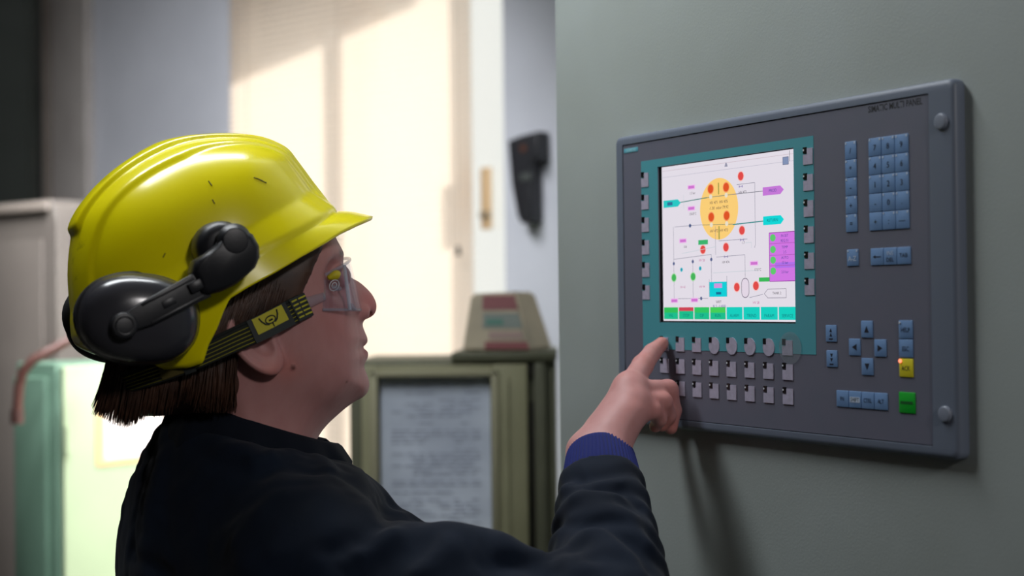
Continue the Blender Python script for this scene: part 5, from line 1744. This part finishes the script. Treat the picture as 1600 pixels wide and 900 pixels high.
M_pat = mat('patch_dark', srgb(30, 36, 36), 0.6); M_paty = mat('patch_yellow', srgb(196, 186, 40), 0.6)
sa, sb = s_of(452), s_of(392)
patch('slide_band', sa, sb, -1.02, 1.02, M_pat, 0.0024, st_o)
pf = patch('logo_patch', sa + 0.0045, sb - 0.0045, -0.42, 0.95, M_paty, 0.0029, st_o)
def draw(pts, m_, off, parent, name='logo_figure', r=0.0008, closed=False):
    q = [on_strap(s, a, off) for s, a in pts]
    if closed: q.append(q[0])
    MB().tube(q, r, 6, cap=not closed).build(name, m_, parent)
sm_ = (sa + sb) / 2
draw([(sm_ + 0.0050 * math.cos(t), 0.28 + 0.30 * math.sin(t)) for t in [2 * PI * k / 20 for k in range(20)]], M_pat, 0.0031, pf, closed=True, r=0.0006)
draw([(sm_ - 0.0095, 0.80), (sm_ - 0.0085, 0.45), (sm_ - 0.0060, 0.10), (sm_ - 0.0030, -0.05)], M_pat, 0.0031, pf)
draw([(sm_ + 0.0095, 0.80), (sm_ + 0.0085, 0.45), (sm_ + 0.0060, 0.10), (sm_ + 0.0030, -0.05)], M_pat, 0.0031, pf)
draw([(sm_ - 0.0005, -0.02), (sm_ - 0.0005, -0.38)], M_pat, 0.0031, pf, r=0.0006)
draw([(sm_ - 0.0018, 0.24), (sm_ + 0.0018, 0.24)], M_pat, 0.0031, pf, r=0.0009)
# row of letters along the lower edge of the patch
cu = bpy.data.curves.new('lt', 'FONT'); cu.body = 'BULLDOG'; cu.size = 0.0058; cu.align_x = 'CENTER'; cu.align_y = 'CENTER'; cu.resolution_u = 2
tmp = bpy.data.objects.new('lt', cu); COL.objects.link(tmp)
me = bpy.data.meshes.new_from_object(tmp.evaluated_get(bpy.context.evaluated_depsgraph_get()))
bpy.data.objects.remove(tmp)
hwm = float(np.linalg.norm(ws_[20]))
for v_ in me.vertices:
    x, y = v_.co.x, v_.co.y
    v_.co = Vector(on_strap(sm_ - x, -0.70 + y / hwm, 0.0027))
me.materials.clear(); me.materials.append(M_paty)
lt = bpy.data.objects.new('lettering', me); link(lt, pf)
lt.matrix_parent_inverse = pf.matrix_world.inverted() if False else gog.matrix_world.inverted()
# end stitching block near the lens, and the slide at the back
sc_ = s_of(476)
patch('strap_end', 0.0, s_of(458), -1.0, 1.0, M_pat, 0.0020, st_o)
for s0, s1 in ((s_of(483), s_of(470)), (s_of(468), s_of(460))):
    for k in range(5):
        a = 0.74 - 0.36 * k
        patch('stitch_bar', s0, s1, a - 0.065, a + 0.065, M_stripe, 0.0024, st_o, 2)
patch('back_label', s_of(284), s_of(250), -0.85, 0.85, mat('label_olive', srgb(84, 74, 28), 0.8), 0.0022, st_o, 6)
patch('slide_buckle', s_of(300), s_of(284), -1.1, 1.1, M_pat, 0.0030, st_o, 3)

# ================================================================== hair
M_hair = mat('hair_dark_brown', srgb(78, 51, 37), 0.42, noise=(60, srgb(46, 30, 23), 0.9), spec=0.5)
rh = random.Random(11)
hair_c = HP(245, 560)
def f_hairbase(p):
    q, v_ = to_head(p)
    d = bil(SDG, q)
    G_ = bil(WG, q)
    t = np.clip(1 + d / 0.034, 0, None)
    hd = (np.sqrt((v_ / (G_ + 0.0035)) ** 2 + np.clip(t - 0.15, 0, None) ** 2) - 1) * 0.03
    # keep to the region behind the temple and above the ear
    lim = q @ np.array([0.90, -0.43]) - H2(461, 430) @ np.array([0.90, -0.43])
    low = -(q[:, 1] - H2(400, 556)[1])
    d1 = np.maximum(np.maximum(hd, lim), low)
    # nothing over the lower ear and cheek
    ek = H2(452, 470)
    d1 = np.maximum(d1, np.minimum(q[:, 0] - H2(350, 500)[0], -(q[:, 1] - H2(400, 498)[1])))
    bob = s_ell(p, HP(272, 582), np.array([HF * 0.96 + HZ * 0.28, HL, -HF * 0.28 + HZ * 0.96]), (0.062, 0.064, 0.037))
    b2 = s_ell(p, HP(330, 590), TR_, (0.036, 0.066, 0.036))
    return smin(d1, smin(bob, b2, 0.02), 0.01)
Vh, Qh = surface(f_hairbase, HBC + np.array([-0.26, -0.20, -0.14]), HBC + np.array([0.16, 0.18, 0.16]), 0.004, smooth=2)
hm = MB(); hm.v = [tuple(p) for p in Vh]; hm.f = [tuple(q) for q in Qh.tolist()]; hm.m = [0] * len(hm.f); hm.sm = [True] * len(hm.f)
def strand(p0, p1, p2, r):
    pts = []
    n = 7
    for i in range(n + 1):
        t = i / n
        pts.append(p0 * (1 - t) ** 2 + p1 * 2 * t * (1 - t) + p2 * t * t)
    hm.tube([Vector(p) for p in pts], [r * (1 - 0.75 * (i / n) ** 3) for i in range(n + 1)], 4, cap=False)
def lat_hair(x):                  # lateral reach of the hair by picture column
    return float(np.interp(x, [150, 200, 260, 330, 380, 430, 470], [0.030, 0.058, 0.072, 0.0775, 0.0765, 0.0760, 0.0735]))
# bob at the back: from under the hat down to its ragged edge
for k in range(1500):
    x0 = rh.uniform(175, 350); la = lat_hair(x0) * math.sin(rh.uniform(-PI / 2, PI / 2))
    la0 = -abs(la) if rh.random() < 0.72 else abs(la)
    ye = float(np.interp(x0, [150, 175, 200, 230, 260, 290, 320, 350], [652, 648, 660, 658, 646, 634, 630, 640])) + rh.uniform(-16, 5) - 5 * math.sin(x0 * 0.11)
    xe = x0 - 24 * (1 - (x0 - 150) / 260) + rh.uniform(-5, 5)
    if x0 < 200: xe -= 6
    p0 = HP(x0 + rh.uniform(-4, 4), rh.uniform(520, 560), la0 * 0.94)
    p1 = HP((x0 + xe) / 2 + 2, 600, la0 * 1.02); p2 = HP(xe, ye, la0 * 0.92)
    strand(p0, p1, p2, rh.uniform(0.0006, 0.0012))
# side hair between hat and strap, combed back and down over the ear
for k in range(900):
    t = rh.random()
    x0 = 345 + 120 * t; y0 = float(np.interp(x0, [345, 418, 473], [460, 420, 392])) - rh.uniform(0, 14)
    x1 = x0 - rh.uniform(10, 46) - 6; y1 = float(np.interp(x1, [300, 360, 400, 440, 470], [560, 512, 503, 486, 470])) + rh.uniform(-8, 5)
    la = -(lat_hair(x0) + rh.uniform(0.0, 0.003))
    strand(HP(x0, y0, la + 0.004), HP((x0 + x1) / 2 + 8, (y0 + y1) / 2, la - 0.003), HP(x1, y1, la - 0.0015 - 0.004 * (1 - t)), rh.uniform(0.0005, 0.0010))
# hair down behind the ear into the collar
for k in range(500):
    x0 = rh.uniform(315, 372); y0 = rh.uniform(535, 560)
    la = -rh.uniform(0.055, 0.0745)
    strand(HP(x0, y0, la), HP(x0 - 4, 600, la * 1.0), HP(x0 - rh.uniform(0, 18), rh.uniform(625, 646), la * 0.93), rh.uniform(0.0006, 0.0010))
hm.build('hair', M_hair, person, sharp=False)['label'] = 'dark brown chin-length bob'
# ================================================================== light
world = bpy.data.worlds.new('sky'); scene.world = world; world.use_nodes = True
bg = world.node_tree.nodes['Background']
bg.inputs[0].default_value = (1.0, 0.98, 0.95, 1); bg.inputs[1].default_value = 1.0

def sun_world(v):
    return Vector(WW * v[0] + WN * v[1] + np.array([0, 0, v[2]]))
sd_ = bpy.data.lights.new('sun', 'SUN'); sd_.energy = 7.5; sd_.angle = math.radians(2.2); sd_.color = (1.0, 0.93, 0.86)
so = bpy.data.objects.new('sun', sd_); COL.objects.link(so)
so.rotation_euler = sun_world(SUN_W).to_track_quat('-Z', 'Y').to_euler(); so.location = (0, 0, 6)

def area(name, loc, target, size, energy, col, sy=None):
    l = bpy.data.lights.new(name, 'AREA'); l.energy = energy; l.color = col; l.size = size
    if sy: l.shape = 'RECTANGLE'; l.size_y = sy
    o = bpy.data.objects.new(name, l); COL.objects.link(o); o.location = loc
    o.rotation_euler = (Vector(target) - Vector(loc)).to_track_quat('-Z', 'Y').to_euler()
    return o
# ceiling lamp near the panel, then two added fill lamps
LP = PT + PA * (-0.28) - PN * 0.46
area('ceiling_or_fill_lamp', (LP[0], LP[1], 2.66), (LP[0] + PN[0] * 0.46, LP[1] + PN[1] * 0.46, 2.05), 0.24, 17.5, (0.93, 0.97, 1.0), 1.1)
area('ceiling_or_fill_lamp', (1.25, -1.6, 2.7), (-0.3, 1.4, 1.5), 0.28, 21, (1.0, 0.96, 0.95))  # fill added behind the camera to brighten the face
l3 = area('ceiling_or_fill_lamp', (-0.75, 2.7, 2.9), (-1.15, 4.1, 1.0), 0.3, 30, (0.95, 0.97, 1.0), 1.0)  # fill added to brighten the pale wall left of the window
l3.data.spread = math.radians(100)
